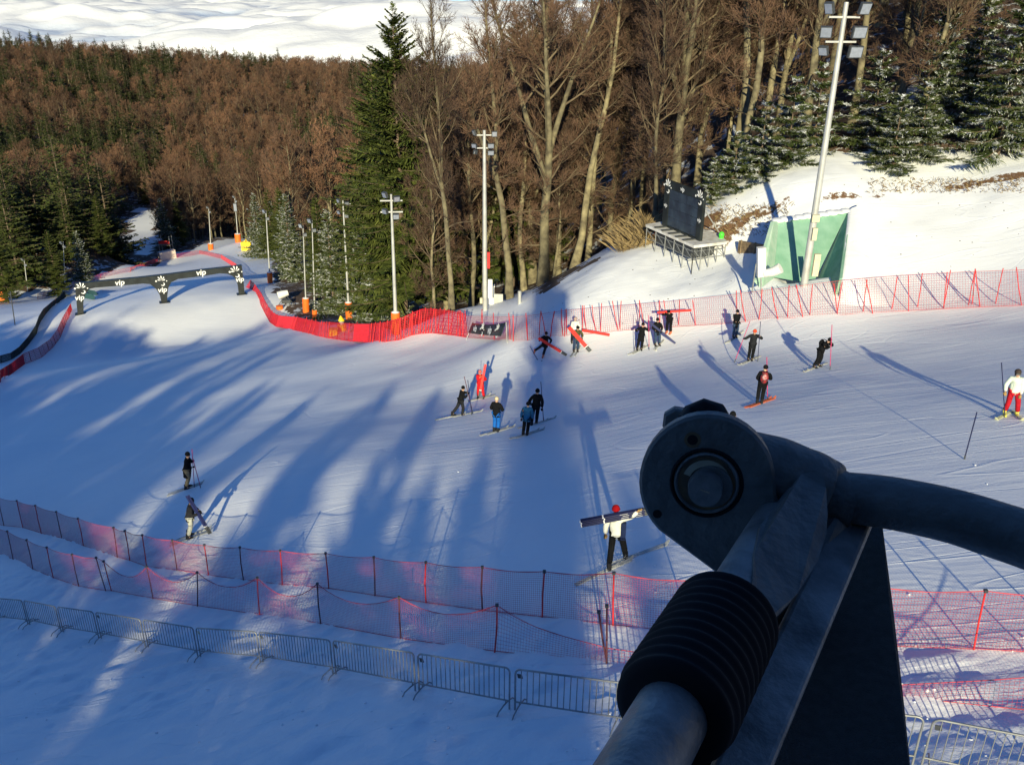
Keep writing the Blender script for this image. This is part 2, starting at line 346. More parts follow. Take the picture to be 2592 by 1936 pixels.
nx, ny = len(xs), len(ysg)
idx = np.arange(nx * ny).reshape(ny, nx)
quads = np.stack([idx[:-1, :-1], idx[:-1, 1:], idx[1:, 1:], idx[1:, :-1]], -1).reshape(-1, 4)
fo = is_open.ravel()[quads].sum(1) >= 2
far = GYY.ravel()[quads].mean(1) > 290
earth = np.zeros_like(GXX)
def blob(cx, cy, rx, ry, s):
    global earth
    earth = np.maximum(earth, s * np.exp(-(((GXX - cx) / rx) ** 2 + ((GYY - cy) / ry) ** 2)))
for (px, py, rx, ry, s) in [(1830,590,2.4,1.5,.72),(1880,560,2.2,1.0,.68),(1950,530,2.0,.8,.62),(1790,560,1.6,1.4,.8),(2130,498,3.0,.7,.62),(2230,500,2.0,.6,.58),(2450,470,3.6,.9,.66),(2570,450,3,.8,.7),(2330,478,1.6,.5,.55)]:
    g = G(px, py); blob(g.x, g.y, rx, ry, s)
crumbs = ((GYY > 49) & (GYY < 66) & (GXX > 0)).astype(float)
def sheet(name, sel, m):
    q = quads[sel]; used, inv = np.unique(q, return_inverse=True); q = inv.reshape(-1, 4)
    me = bpy.data.meshes.new(name)
    co = np.c_[GXX.ravel()[used], GYY.ravel()[used], GZ.ravel()[used]]
    me.vertices.add(len(used)); me.vertices.foreach_set('co', co.ravel())
    me.loops.add(q.size); me.loops.foreach_set('vertex_index', q.ravel().astype(np.int32))
    me.polygons.add(len(q)); me.polygons.foreach_set('loop_start', (np.arange(len(q)) * 4).astype(np.int32))
    me.polygons.foreach_set('use_smooth', np.ones(len(q), bool))
    me.update(calc_edges=True); me.materials.append(m)
    for nm, arr in (('earth', earth), ('rough', nearm), ('crumbs', crumbs)):
        a = me.attributes.new(nm, 'FLOAT', 'POINT'); a.data.foreach_set('value', arr.ravel()[used].astype(np.float32))
    o = bpy.data.objects.new(name, me); COL.objects.link(o); o['kind'] = 'structure'; return o
sheet('snow_slope', fo & ~far, SNOW); sheet('forest_floor', ~fo & ~far, LITTER)
sheet('snowy_track', fo & far, SNOW); sheet('wooded_hillside', ~fo & far, LITTER)

# ------------------------------------------------------------------ sea of cloud far below
def cloud_sea():
    na, nr = 420, 520
    az = np.linspace(R(-48), R(48), na); rr = np.geomspace(9000, 320000, nr)
    A, RR = np.meshgrid(az, rr); X, Y = RR * np.sin(A), RR * np.cos(A)
    def puff(fx, fy, sd, o=4): n = fbm(X / fx, Y / fy, sd, o); return np.clip(n + .08, 0, 1) ** .7
    wx = fbm(X / 9000, Y / 9000, 55, 3) * 6000
    Z = -1500 + puff(9000, 4200, 71) * 1700 * (0.5 + 1.0 * np.clip(fbm((X + wx) / 30000, (Y + wx) / 12000, 61, 3) + .5, 0, 1)) + puff(2800, 2200, 74, 3) * 600 + np.abs(fbm(X / 1500, Y / 1300, 81, 4)) * 260
    thick = np.clip((Z + 1500 - 120) / 900, 0, 1)  # height above the base, mask for the blue haze painted into the troughs
    i = np.arange(na * nr).reshape(nr, na); q = np.stack([i[:-1,:-1], i[:-1,1:], i[1:,1:], i[1:,:-1]], -1).reshape(-1, 4)
    me = bpy.data.meshes.new('cloud_sea'); me.vertices.add(na * nr); me.vertices.foreach_set('co', np.c_[X.ravel(), Y.ravel(), Z.ravel()].ravel())
    me.loops.add(q.size); me.loops.foreach_set('vertex_index', q.ravel().astype(np.int32))
    me.polygons.add(len(q)); me.polygons.foreach_set('loop_start', (np.arange(len(q)) * 4).astype(np.int32)); me.polygons.foreach_set('use_smooth', np.ones(len(q), bool))
    me.update(calc_edges=True)
    m = bpy.data.materials.new('cloud'); m.use_nodes = True; nt = m.node_tree; b = nt.nodes['Principled BSDF']
    tc = N(nt, 'ShaderNodeTexCoord'); n1 = N(nt, 'ShaderNodeTexNoise', Scale=0.0012, Detail=6.0, Roughness=0.6); nt.links.new(tc.outputs['Object'], n1.inputs['Vector'])
    bp = N(nt, 'ShaderNodeBump', Strength=0.45, Distance=130.0); nt.links.new(n1.outputs['Fac'], bp.inputs['Height']); nt.links.new(bp.outputs[0], b.inputs['Normal'])
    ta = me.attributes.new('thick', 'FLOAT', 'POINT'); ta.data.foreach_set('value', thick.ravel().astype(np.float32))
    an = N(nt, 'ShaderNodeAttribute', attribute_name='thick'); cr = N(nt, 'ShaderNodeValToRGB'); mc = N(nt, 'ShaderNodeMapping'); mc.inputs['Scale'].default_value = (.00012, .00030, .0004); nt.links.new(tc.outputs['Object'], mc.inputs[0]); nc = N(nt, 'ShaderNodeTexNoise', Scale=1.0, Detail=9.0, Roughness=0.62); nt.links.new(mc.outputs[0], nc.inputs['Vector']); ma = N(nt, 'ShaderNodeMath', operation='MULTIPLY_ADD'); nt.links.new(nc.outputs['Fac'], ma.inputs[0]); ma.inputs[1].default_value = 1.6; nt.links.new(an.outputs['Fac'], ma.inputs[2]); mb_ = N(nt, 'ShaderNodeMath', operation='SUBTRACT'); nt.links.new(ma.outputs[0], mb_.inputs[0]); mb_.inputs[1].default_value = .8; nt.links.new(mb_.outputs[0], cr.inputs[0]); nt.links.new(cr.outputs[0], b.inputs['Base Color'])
    cr.color_ramp.elements[0].color = (0.40, 0.50, 0.66, 1); cr.color_ramp.elements[1].color = (0.80, 0.80, 0.80, 1); cr.color_ramp.elements[1].position = .6  # troughs coloured blue-grey for haze and shade, tops left white
    b.inputs['Roughness'].default_value = 1.0; b.inputs['Specular IOR Level'].default_value = 0
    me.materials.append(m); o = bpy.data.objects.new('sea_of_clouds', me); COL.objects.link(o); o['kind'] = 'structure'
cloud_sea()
# ------------------------------------------------------------------ trees (branches grown level by level, vectorised)
def tubes_np(P, Rd, s):
    """P (N,K,3) polylines, Rd (N,K) radii, s sides -> verts, quads"""
    Nn, K, _ = P.shape
    T = np.zeros_like(P); T[:, 1:-1] = P[:, 2:] - P[:, :-2]; T[:, 0] = P[:, 1] - P[:, 0]; T[:, -1] = P[:, -1] - P[:, -2]
    T /= np.linalg.norm(T, axis=2, keepdims=True) + 1e-9
    a = np.where(np.abs(T[:, :1, 2:3]) < 0.9, np.array([[[0, 0, 1.0]]]), np.array([[[1.0, 0, 0]]])) * np.ones((Nn, K, 1))
    U = a - T * (a * T).sum(2, keepdims=True); U /= np.linalg.norm(U, axis=2, keepdims=True) + 1e-9
    Wv = np.cross(T, U)
    an = 2 * np.pi * np.arange(s) / s
    V = P[:, :, None, :] + (U[:, :, None, :] * np.cos(an)[None, None, :, None] + Wv[:, :, None, :] * np.sin(an)[None, None, :, None]) * Rd[:, :, None, None]
    i = np.arange(Nn * K * s).reshape(Nn, K, s)
    q = np.stack([i[:, :-1, :], np.roll(i[:, :-1, :], -1, 2), np.roll(i[:, 1:, :], -1, 2), i[:, 1:, :]], -1).reshape(-1, 4)
    return V.reshape(-1, 3), q
def blades_np(p0, d, w, wid):
    """thin tapering blades: base p0, vector d, side w"""
    n = len(p0); V = np.stack([p0 - w * wid[:, None], p0 + w * wid[:, None], p0 + d + w * wid[:, None] * .25, p0 + d - w * wid[:, None] * .25], 1).reshape(-1, 3)
    return V, np.arange(n * 4).reshape(n, 4)
def mesh_np(name, parts, mats):
    """parts: list of (V, quads, material index, smooth)"""
    V = np.concatenate([p[0] for p in parts]); off = 0; Q = []; M = []; Sm = []
    for p in parts:
        Q.append(p[1] + off); off += len(p[0]); M.append(np.full(len(p[1]), p[2])); Sm.append(np.full(len(p[1]), p[3]))
    Q = np.concatenate(Q); me = bpy.data.meshes.new(name)
    me.vertices.add(len(V)); me.vertices.foreach_set('co', V.astype(np.float32).ravel())
    me.loops.add(Q.size); me.loops.foreach_set('vertex_index', Q.ravel().astype(np.int32))
    me.polygons.add(len(Q)); me.polygons.foreach_set('loop_start', (np.arange(len(Q)) * 4).astype(np.int32))
    for m in mats: me.materials.append(m)
    me.polygons.foreach_set('material_index', np.concatenate(M).astype(np.int32)); me.polygons.foreach_set('use_smooth', np.concatenate(Sm).astype(bool))
    me.update(calc_edges=True); return me
def rnd(g, n): v = g.normal(size=(n, 3)); return v / np.linalg.norm(v, axis=1, keepdims=True)
def grow(g, P, Rd, n, t0, t1, ang, length, K=4, up=0.3, wob=0.08, rs=0.5, lenf=None):
    """n children on polylines P: start at fraction t0..t1, angle from the parent, curving upwards"""
    Nn, Kp, _ = P.shape
    wgt = np.linalg.norm(P[:, -1] - P[:, 0], axis=1); k = g.choice(Nn, n, p=wgt / wgt.sum())
    t = g.uniform(t0, t1, n); f = t * (Kp - 1); i = np.minimum(f.astype(int), Kp - 2); u = (f - i)[:, None]
    p = P[k, i] * (1 - u) + P[k, i + 1] * u; r = Rd[k, i] * (1 - u[:, 0]) + Rd[k, i + 1] * u[:, 0]
    T = P[k, i + 1] - P[k, i]; T /= np.linalg.norm(T, axis=1, keepdims=True) + 1e-9
    s = np.cross(T, rnd(g, n)); s /= np.linalg.norm(s, axis=1, keepdims=True) + 1e-9
    a = np.radians(g.normal(ang, 9, n))[:, None]
    D = T * np.cos(a) + s * np.sin(a)
    Ln = length * g.uniform(.6, 1.25, n) * (lenf(t, p) if lenf else (1 - 0.45 * t))
    C = np.zeros((n, K, 3)); C[:, 0] = p
    for j in range(1, K):
        D = D + np.array([0, 0, up / (K - 1)]) + rnd(g, n) * wob; D /= np.linalg.norm(D, axis=1, keepdims=True)
        C[:, j] = C[:, j - 1] + D * (Ln / (K - 1))[:, None]
    rad = (np.minimum(r * rs, Ln * 0.022))[:, None] * np.linspace(1, .25, K)[None, :]
    return C, rad
BARK = mat('beech_bark', (0.29, 0.25, 0.145), 0.9, col2=(0.085, 0.07, 0.045), scale=1.6, bump=0.6, bscale=8)
BRANCH = mat('beech_branch', (0.18, 0.135, 0.08), 0.9, col2=(0.08, 0.058, 0.036), scale=1.0)
TWIG = mat('beech_twig', (0.135, 0.075, 0.045), 0.9, col2=(0.075, 0.042, 0.027), scale=0.4)
TWIG_RED = mat('beech_twig_red', (0.155, 0.078, 0.042), 0.9, col2=(0.07, 0.037, 0.022), scale=0.15)
def beech(seed, H=24.0, bole=0.38, leaders=1, spread=5.0, nb=46, n2=420, n3=2600, ntw=5200, tw=TWIG, tww=0.014, lean=(0, 0), r0=0.33, sides=9):
    g = np.random.default_rng(seed); K = 10
    tr = np.zeros((1, K, 3)); z = np.linspace(0, H, K); wb = np.cumsum(g.normal(0, .16, (K, 2)), 0); wb -= wb[0]
    tr[0, :, 2] = z; tr[0, :, 0] = wb[:, 0] + lean[0] * z; tr[0, :, 1] = wb[:, 1] + lean[1] * z
    rad = (r0 * (1 - z / H) ** 0.75 + 0.03)[None, :]; rad[0, 0] *= 1.35
    trunks = [(tr, rad)]
    if leaders > 1:
        L_, lr = grow(g, tr, rad, leaders - 1, bole * .8, bole * 1.25, 16, H * (1 - bole) * .95, K=K, up=0.45, wob=0.05, rs=0.8, lenf=lambda t, p: np.ones_like(t))
        lr = np.maximum(lr, (r0 * .62 * np.linspace(1, .1, K))[None, :]); trunks.append((L_, lr))
    TP = np.concatenate([t[0] for t in trunks]); TR = np.concatenate([t[1] for t in trunks])
    prof = lambda t, p: np.interp(p[:, 2] / H, [0, bole * .7, bole, .6, .85, 1.05], [.35, .55, .9, 1.0, .62, .3])
    B1, R1 = grow(g, TP, TR, nb, bole * .75, .98, 52, spread, K=6, up=0.75, wob=0.12, rs=0.55, lenf=prof)
    low, lr_ = grow(g, tr, rad, max(3, nb // 8), bole * .3, bole, 75, spread * .8, K=6, up=0.15, wob=0.16, rs=0.3)
    B1 = np.concatenate([B1, low]); R1 = np.concatenate([R1, lr_])
    B2, R2 = grow(g, B1, R1, n2, .2, 1, 42, spread * .42, K=4, up=0.45, wob=0.14, rs=0.6)
    B3, R3 = grow(g, B2, R2, n3, .15, 1, 40, spread * .2, K=3, up=0.35, wob=0.15, rs=0.7)
    top, rt = grow(g, TP, TR, n3 // 12, .8, 1, 32, spread * .3, K=3, up=0.3, rs=0.5); B3 = np.concatenate([B3, top]); R3 = np.concatenate([R3, rt])
    B4, _ = grow(g, B3, R3, ntw, .2, 1, 38, spread * .13, K=2, up=0.2, rs=0.7)
    parts_t = []
    for t in trunks: v, q = tubes_np(t[0], t[1], sides); parts_t.append((v, q, 0, True))
    parts = []
    v, q = tubes_np(B1, np.maximum(R1, .012), 5); parts.append((v, q, 0, True))
    v, q = tubes_np(B2, np.maximum(R2, .008), 3); parts.append((v, q, 0, True))
    for B, wd in ((B3, tww * 1.15), (B4, tww)):
        d = B[:, -1] - B[:, 0]; sd = np.cross(d, rnd(g, len(d))); sd /= np.linalg.norm(sd, axis=1, keepdims=True) + 1e-9
        v, q = blades_np(B[:, 0], d, sd, np.full(len(d), wd)); parts.append((v, q, 1, False))
    return parts_t, parts, tw
def beech_thing(seed, label='', **k):
    pt, pc, tw = beech(seed, **k)
    o = lthing('beech_tree', label, 'tree')
    for nm, ps, ms in (('trunk', pt, [BARK]), ('crown', pc, [BRANCH, tw])):
        c = bpy.data.objects.new(nm, mesh_np('beech_' + nm, ps, ms)); COL.objects.link(c); c.parent = o
    return o
def conifer_mats(nm, dark, light, snow):
    m = bpy.data.materials.new(nm); m.use_nodes = True; nt = m.node_tree; b = nt.nodes['Principled BSDF']; L = nt.links.new
    tc = N(nt, 'ShaderNodeTexCoord'); n1 = N(nt, 'ShaderNodeTexNoise', Scale=1.1, Detail=5.0); L(tc.outputs['Object'], n1.inputs['Vector'])
    rp = N(nt, 'ShaderNodeValToRGB'); L(n1.outputs['Fac'], rp.inputs[0]); e = rp.color_ramp.elements
    e[0].position = .35; e[0].color = (*dark, 1); e[1].position = .68; e[1].color = (*light, 1)
    n2 = N(nt, 'ShaderNodeTexNoise', Scale=1.7, Detail=7.0, Roughness=0.75); L(tc.outputs['Object'], n2.inputs['Vector'])
    th = N(nt, 'ShaderNodeMapRange'); th.inputs['From Min'].default_value = 1 - snow; th.inputs['From Max'].default_value = 1 - snow + .05; L(n2.outputs['Fac'], th.inputs['Value'])
    mx = N(nt, 'ShaderNodeMixRGB'); L(th.outputs[0], mx.inputs[0]); L(rp.outputs[0], mx.inputs[1]); mx.inputs[2].default_value = (.82, .84, .86, 1)
    L(mx.outputs[0], b.inputs['Base Color']); b.inputs['Roughness'].default_value = 0.8; b.inputs['Specular IOR Level'].default_value = 0.15
    return m
NEEDLE = conifer_mats('fir_needles', (0.03, 0.05, 0.012), (0.13, 0.15, 0.035), 0.34)
NEEDLE_SNOW = conifer_mats('fir_needles_dusted', (0.04, 0.065, 0.018), (0.13, 0.16, 0.045), 0.47)
NEEDLE_FAR = conifer_mats('fir_needles_far', (0.02, 0.034, 0.010), (0.085, 0.10, 0.026), 0.25)
FIRBARK = mat('fir_bark', (0.14, 0.10, 0.07), 0.9, var=.4, scale=3)
def conifer(seed, H=22.0, base=2.6, nb=230, nsp=34, wid=0.055, ragged=0.25, bare=0.05, nsub=0, fat=1.0, pw=.8):
    g = np.random.default_rng(seed)
    K = 5; t = np.sort(g.uniform(0, 1, nb)) ** 0.85; t = bare + t * (0.985 - bare)
    ph = g.uniform(0, 2 * np.pi, nb); Lb = (base * fat * (1 - t) ** pw + 0.18) * (1 + g.normal(0, ragged, nb)).clip(.35, 1.7)
    # whorl clumping: layered boughs
    t = np.round(t * H / .55) * .55 / H + g.normal(0, .004, nb)
    P = np.zeros((nb, K, 3)); P[:, 0, 2] = t * H; el = np.interp(t, [0, .5, 1], [-.22, 0.0, .75])
    D = np.stack([np.cos(ph), np.sin(ph), el], 1)
    for j in range(1, K):
        D2 = D.copy(); D2[:, 2] += (-0.28 + 0.16 * j) * 1.0 * (1 - t); D2 /= np.linalg.norm(D2, axis=1, keepdims=True)
        P[:, j] = P[:, j - 1] + D2 * (Lb / (K - 1))[:, None]
    Rd = (0.012 + Lb * 0.010)[:, None] * np.linspace(1, .3, K)[None, :]
    z = np.linspace(0, H, 8); tr = np.zeros((1, 8, 3)); tr[0, :, 2] = z; trd = (0.0125 * H * (1 - z / H) + .015)[None, :]
    v, q = tubes_np(tr, trd, 7); pt = [(v, q, 0, True)]
    v, q = tubes_np(P, Rd, 3); pc = [(v, q, 1, True)]
    n = nb * nsp; k = g.choice(nb, n, p=Lb / Lb.sum()); u = g.uniform(0.12, 1, n); f = u * (K - 1); i = np.minimum(f.astype(int), K - 2); w = (f - i)[:, None]
    p = P[k, i] * (1 - w) + P[k, i + 1] * w; T = P[k, i + 1] - P[k, i]; T /= np.linalg.norm(T, axis=1, keepdims=True)
    sd = np.cross(T, np.array([0, 0, 1.0])); sd /= np.linalg.norm(sd, axis=1, keepdims=True) + 1e-9; sg = g.choice([-1, 1], n)[:, None]
    dr = T * g.uniform(.35, .9, n)[:, None] + sd * sg * g.uniform(.5, 1, n)[:, None] + np.stack([np.zeros(n), np.zeros(n), g.normal(-.12, .22, n)], 1)
    dr /= np.linalg.norm(dr, axis=1, keepdims=True)
    ln = (0.16 + Lb[k] * .26 * (1.15 - u)) * g.uniform(.6, 1.2, n)
    nrm = np.array([0, 0, 1.0]) + rnd(g, n) * .45; wv = np.cross(dr, nrm); wv /= np.linalg.norm(wv, axis=1, keepdims=True)
    v, q = blades_np(p, dr * ln[:, None], wv, wid * g.uniform(.7, 1.4, n)); pc.append((v, q, 0, False))
    return pt, pc
def conifer_thing(seed, label='', m=None, name='fir_tree', **k):
    pt, pc = conifer(seed, **k); o = lthing(name, label, 'tree')
    for nm, ps, ms in (('trunk', pt, [FIRBARK]), ('crown', pc, [m or NEEDLE, FIRBARK])):
        c = bpy.data.objects.new(nm, mesh_np('fir_' + nm, ps, ms)); COL.objects.link(c); c.parent = o
    return o
def single(name, parts, mats, label, cat='tree'):
    o = bpy.data.objects.new(name, mesh_np(name, parts, mats)); COL.objects.link(o); return tag(o, label, cat)
used_first = {}
def place(proto, loc, rz, sc, label, group):
    """the first placing moves the prototype itself, later ones copy it"""
    if id(proto) not in used_first:
        used_first[id(proto)] = proto; o = proto
        o.location = loc; o.rotation_euler = (0, 0, rz) if not hasattr(rz, '__len__') else rz; o.scale = (sc, sc, sc) if not hasattr(sc, '__len__') else sc
        o['label'] = label
        if group: o['group'] = group
        elif 'group' in o: del o['group']
        return o
    c = copy_thing(proto, loc, rz, sc, label, group)
    if not group and 'group' in c: del c['group']
    return c

# near beeches: six full-detail kinds
def vary(m, lo, hi):
    nt = m.node_tree; b = nt.nodes['Principled BSDF']; src = b.inputs['Base Color'].links[0].from_socket
    oi = N(nt, 'ShaderNodeObjectInfo'); mr = N(nt, 'ShaderNodeMapRange'); mr.inputs['To Min'].default_value = lo; mr.inputs['To Max'].default_value = hi; nt.links.new(oi.outputs['Random'], mr.inputs['Value'])
    mx = N(nt, 'ShaderNodeVectorMath', operation='SCALE'); nt.links.new(src, mx.inputs[0]); nt.links.new(mr.outputs[0], mx.inputs['Scale']); nt.links.new(mx.outputs[0], b.inputs['Base Color'])
vary(TWIG, .6, 1.5); vary(TWIG_RED, .55, 1.9); vary(NEEDLE_FAR, .7, 1.7); vary(BARK, .7, 1.3)
NB = [beech_thing(101, H=26, bole=.36, leaders=4, spread=5.0, nb=60, n2=560, n3=5200, ntw=13000, r0=.42),
      beech_thing(102, H=25, bole=.48, leaders=2, spread=4.2, nb=44, n2=420, n3=3900, ntw=9500, r0=.30, lean=(-.06, 0)),
      beech_thing(103, H=24, bole=.42, leaders=1, spread=4.8, nb=52, n2=460, n3=4300, ntw=10500, r0=.28, lean=(.03, 0)),
      beech_thing(104, H=22, bole=.30, leaders=2, spread=5.6, nb=60, n2=600, n3=5400, ntw=13500, r0=.30),
      beech_thing(105, H=27, bole=.55, leaders=2, spread=3.8, nb=40, n2=380, n3=3400, ntw=8500, r0=.34, lean=(.05, 0)),
      beech_thing(106, H=18, bole=.25, leaders=1, spread=4.0, nb=50, n2=380, n3=3400, ntw=8500, r0=.15)]
NC = [conifer_thing(201, H=24, base=4.6, nb=520, nsp=75, wid=.08, ragged=.38, pw=.6, bare=.11),
      conifer_thing(202, H=16, base=3.5, nb=300, nsp=75, wid=.06),
      conifer_thing(203, H=16, base=3.5, nb=300, nsp=75, wid=.06, m=NEEDLE_SNOW),
      conifer_thing(204, H=5.2, base=1.7, nb=170, nsp=80, wid=.036, m=NEEDLE_SNOW, bare=.02),
      conifer_thing(205, H=5.0, base=2.0, nb=170, nsp=80, wid=.036, m=NEEDLE_SNOW, bare=.02, ragged=.35),
      conifer_thing(206, H=10, base=3.0, nb=260, nsp=90, wid=.045, m=NEEDLE_SNOW, bare=.02)]
def at_px(px, py, Y):                     # foot of a tree: that column of the picture at distance Y, set on the ground
    d = ray(px, py); x = d.x / d.y * Y; return Vector((x, Y, gz(x, Y) - 0.15))
def kx(p): return (p.x, p.y)
taken = []
def tree_at(proto, px, Y, sc, rz, label, group=None, tilt=0.0):
    p = at_px(px, 700, Y)
    # the column leans with the view: use the pixel at the foot
    for _ in range(3):
        z = gz(p.x, p.y); dd = p.y * math.cos(PITCH) - z * math.sin(PITCH); x = (px - 1296) / FOC * dd; p = Vector((x, Y, gz(x, Y) - 0.15))
    taken.append((p.x, p.y)); return place(proto, p, (0, tilt, rz), sc, label, group)
g_wood = 'bare beeches in the wood beside the piste'
tree_at(NB[0], 1372, 75, 1.04, 0.3, 'largest bare beech with many upright leaders, right of the middle floodlight mast', None)
tree_at(NB[1], 1142, 69, (.72, .72, 1.0), 0.0, 'pale double-stemmed bare beech left of the middle floodlight mast, crown against the clouds', None)
tree_at(NB[1], 1287, 74, 1.02, 0.25, 'bare beech with a bent pale trunk just right of the middle floodlight mast', None, tilt=-.02)
tree_at(NB[4], 1450, 80, 1.0, 0.2, 'slanting yellow-lit beech trunk between the largest beech and the video screen', None, tilt=.06)
tree_at(NB[2], 1486, 84, 1.0, 2.2, 'straight bare beech just behind the slanting trunk left of the video screen', None)
tree_at(NB[3], 1700, 74, 1.05, 1.0, 'wide fan-shaped bare beech right behind the video screen', None)
tree_at(NB[5], 1655, 68, 1.0, 3.0, 'low crooked bare beech at the left edge of the video screen stage', None)
tree_at(NB[2], 1868, 70, 1.0, 0.6, 'left of the paired beech trunks behind the small snowy firs', None)
tree_at(NB[4], 1888, 72, 1.0, 2.6, 'right of the paired beech trunks behind the small snowy firs', None, tilt=.03)
tree_at(NB[4], 2085, 78, 1.0, 4.0, 'bare beech directly behind the tall right-hand floodlight mast', None, tilt=.05)
tree_at(NB[1], 2150, 74, .95, 1.8, 'slim kinked beech just right of the tall right-hand floodlight mast', None, tilt=.06)
tree_at(NB[2], 2262, 80, 1.0, 5.1, 'slim bare beech above the gap between the small firs and the big snowy fir', None, tilt=.08)
tree_at(NB[4], 2450, 76, .95, 3.3, 'thick beech trunk leaning behind the largest snow-dusted fir at the top right', None, tilt=.10)
for k, (px, Y, pr, sc, lb) in enumerate([
  (1190, 86, 2, .95, 'bare beech just left of the middle mast'), (1225, 92, 3, 1.0, 'bare beech directly behind the middle mast'),
  (1325, 88, 2, 1.0, 'slim bare beech left of the largest beech'), (1410, 90, 3, 1.05, 'fan-crowned beech just right of the largest beech'), (1540, 88, 3, 1.1, 'broad bare beech between the slanting trunk and the screen'),
  (1590, 84, 2, 1.0, 'bare beech behind the brush left of the stage'), (1625, 92, 4, 1.0, 'tall bare beech left of the fan-shaped one'), (1760, 82, 3, 1.0, 'bushy beech just right of the video screen'), (1960, 84, 3, 1.0, 'bushy beech over the narrow fir left of the tall mast'),
  (1100, 76, 5, .9, 'thin young beech left of the double-stemmed one')]):
    tree_at(NB[pr], px, Y, sc, k * 1.7, lb, None)
# scattered wood behind: sunlit trunks and a brown haze of twigs
g = np.random.default_rng(5)
cnt = 0
while cnt < 150:
    x, y = g.uniform(-14, 95), g.uniform(66, 190)
    if in_poly(np.array([x + 2]), np.array([y - 3.]), OPEN)[0] or in_poly(np.array([x - 1.5]), np.array([y - 2.]), OPEN)[0]: continue
    if y < 150 and x < -8 + (y - 66) * -.05: continue
    if abs(x) > .72 * y + 6: continue
    if g.uniform() > 1.25 - y / 220: continue
    if min((x - a) ** 2 + (y - b) ** 2 for a, b in taken) < 9: continue
    taken.append((x, y)); cnt += 1
    ki = int(g.choice([0, 1, 2, 3, 4, 5], p=[.12, .2, .22, .16, .16, .14]))
    zz = gz(x, y); pxx = 1296 + FOC * x / (y * math.cos(PITCH) - zz * math.sin(PITCH))
    lab = ['many-stemmed', 'slim forked', 'straight single-stemmed', 'low fan-shaped', 'tall long-boled', 'thin young'][ki] + ' bare beech ' + ('in front' if y < 95 else ('midway' if y < 130 else 'far back')) + ' in the wood ' \
        + next(t for lim, t in ((1120, 'left of the middle mast'), (1300, 'behind the middle mast'), (1440, 'behind the largest beech'), (1640, 'left of the video screen'), (1800, 'behind the video screen'), (2000, 'above the brown bank'), (2180, 'behind the tall right-hand mast'), (2420, 'above the small snowy firs'), (9999, 'behind the big snowy fir')) if pxx < lim)
    place(NB[ki], (x, y, zz - .2), (0, g.normal(0, .03), g.uniform(0, 6.28)), g.uniform(.75, 1.1), lab, g_wood)
# firs of the near wood
tree_at(NC[0], 1026, 86, (1.15, 1.15, 1.28), 0.5, 'tallest dark fir, standing left of the beeches and reaching up into the clouds', None)
tree_at(NC[0], 968, 112, (1.3, 1.3, 1.25), 2.5, 'second tall fir, behind and left of the tallest fir', None)
tree_at(NC[0], 1095, 96, (1.3, 1.3, 1.15), 4.1, 'dark fir half hidden behind the double-stemmed beech', None)
tree_at(NC[0], 1300, 96, 1.2, 1.1, 'dark fir showing between the beech trunks right of the middle mast', None)
tree_at(NC[0], 1370, 104, 1.15, 3.1, 'dark fir behind the largest beech', None)
tree_at(NC[2], 845, 116, .95, .4, 'snow-dusted fir between the two nearer padded masts', None)
tree_at(NC[2], 925, 108, .8, 2.4, 'snow-dusted fir just right of the padded mast beside the tallest fir', None)
tree_at(NC[2], 738, 150, 1.0, 1.4, 'snow-dusted fir behind the twin padded masts', None)
tree_at(NC[1], 722, 160, 1.0, 3.4, 'dark fir at the left end of the piste-side fir row', None)
tree_at(NC[2], 655, 205, 1.0, 5.0, 'small far snow-dusted fir beyond the yellow pad', None)
tree_at(NC[1], 690, 190, 1.0, 2.0, 'far dark fir above the snow patch behind the gate', None)
tree_at(NC[1], 815, 134, 1.0, 5.4, 'dark fir standing behind the snow-dusted firs by the padded masts', None)
tree_at(NC[1], 895, 122, 1.15, 1.9, 'dark green fir rising behind the nearest padded masts', None)
tree_at(NC[4], 935, 90, .95, .9, 'low bluish snowy fir between the two nearest padded masts', None)
tree_at(NC[4], 1015, 86, .75, 2.9, 'low snowy fir just right of the nearest padded mast', None)
# young firs along the top of the bank
for k, (px, Y, pr, sc, lb) in enumerate([
  (1795, 62.5, 3, .62, 'smallest snowy fir, first of the row on the bank right of the video screen'),
  (1850, 62.5, 4, .78, 'second small snowy fir from the left on the bank'),
  (1915, 62, 3, 1.0, 'rounded snowy fir left of the dark mast shadow on the bank'),
  (1985, 62.5, 3, 1.15, 'taller narrow fir just left of the right-hand mast'),
  (2050, 63.5, 3, (1.0, 1.0, 1.2), 'pointed fir directly behind the right-hand mast'),
  (2195, 64.5, 4, 1.22, 'white-topped fir behind the low firs right of the mast'),
  (2250, 60.5, 4, .95, 'spreading snowy fir in front on the bank edge'),
  (2315, 61.5, 4, 1.0, 'broad snowy fir left of the dark gap on the bank'),
  (2345, 66, 5, (.75, .75, 1.0), 'tall slim fir behind the broad snowy fir'),
  (2520, 60.5, 5, (1.0, 1.0, 1.2), 'largest snow-dusted fir at the right edge of the bank'),
  (2650, 62, 5, (1.2, 1.2, 1.45), 'big dark fir cut by the right edge of the picture'),
  (2440, 68.5, 5, (.7, .7, 1.1), 'fir behind the largest snow-dusted fir')]):
    tree_at(NC[pr], px, Y, sc, k * 1.3, lb, None)
# left edge and around the gate
for k, (px, Y, pr, sc, lb) in enumerate([
  (285, 232, 2, 1.0, 'dark fir left of the white forest track'), (420, 262, 2, 1.0, 'fir just right of the white forest track'), (455, 268, 1, .9, 'second fir right of the white forest track'),
  (20, 172, 1, 1.15, 'dark fir at the far left edge above the side piste'), (150, 186, 1, .95, 'dark fir above the left end of the gate'), (215, 196, 2, .8, 'snow-dusted fir above the left leg of the gate'),
  (265, 215, 1, 1.0, 'dark fir behind the left half of the gate'),]):
    tree_at(NC[pr], px, Y, sc, k * 2.1, lb, None)

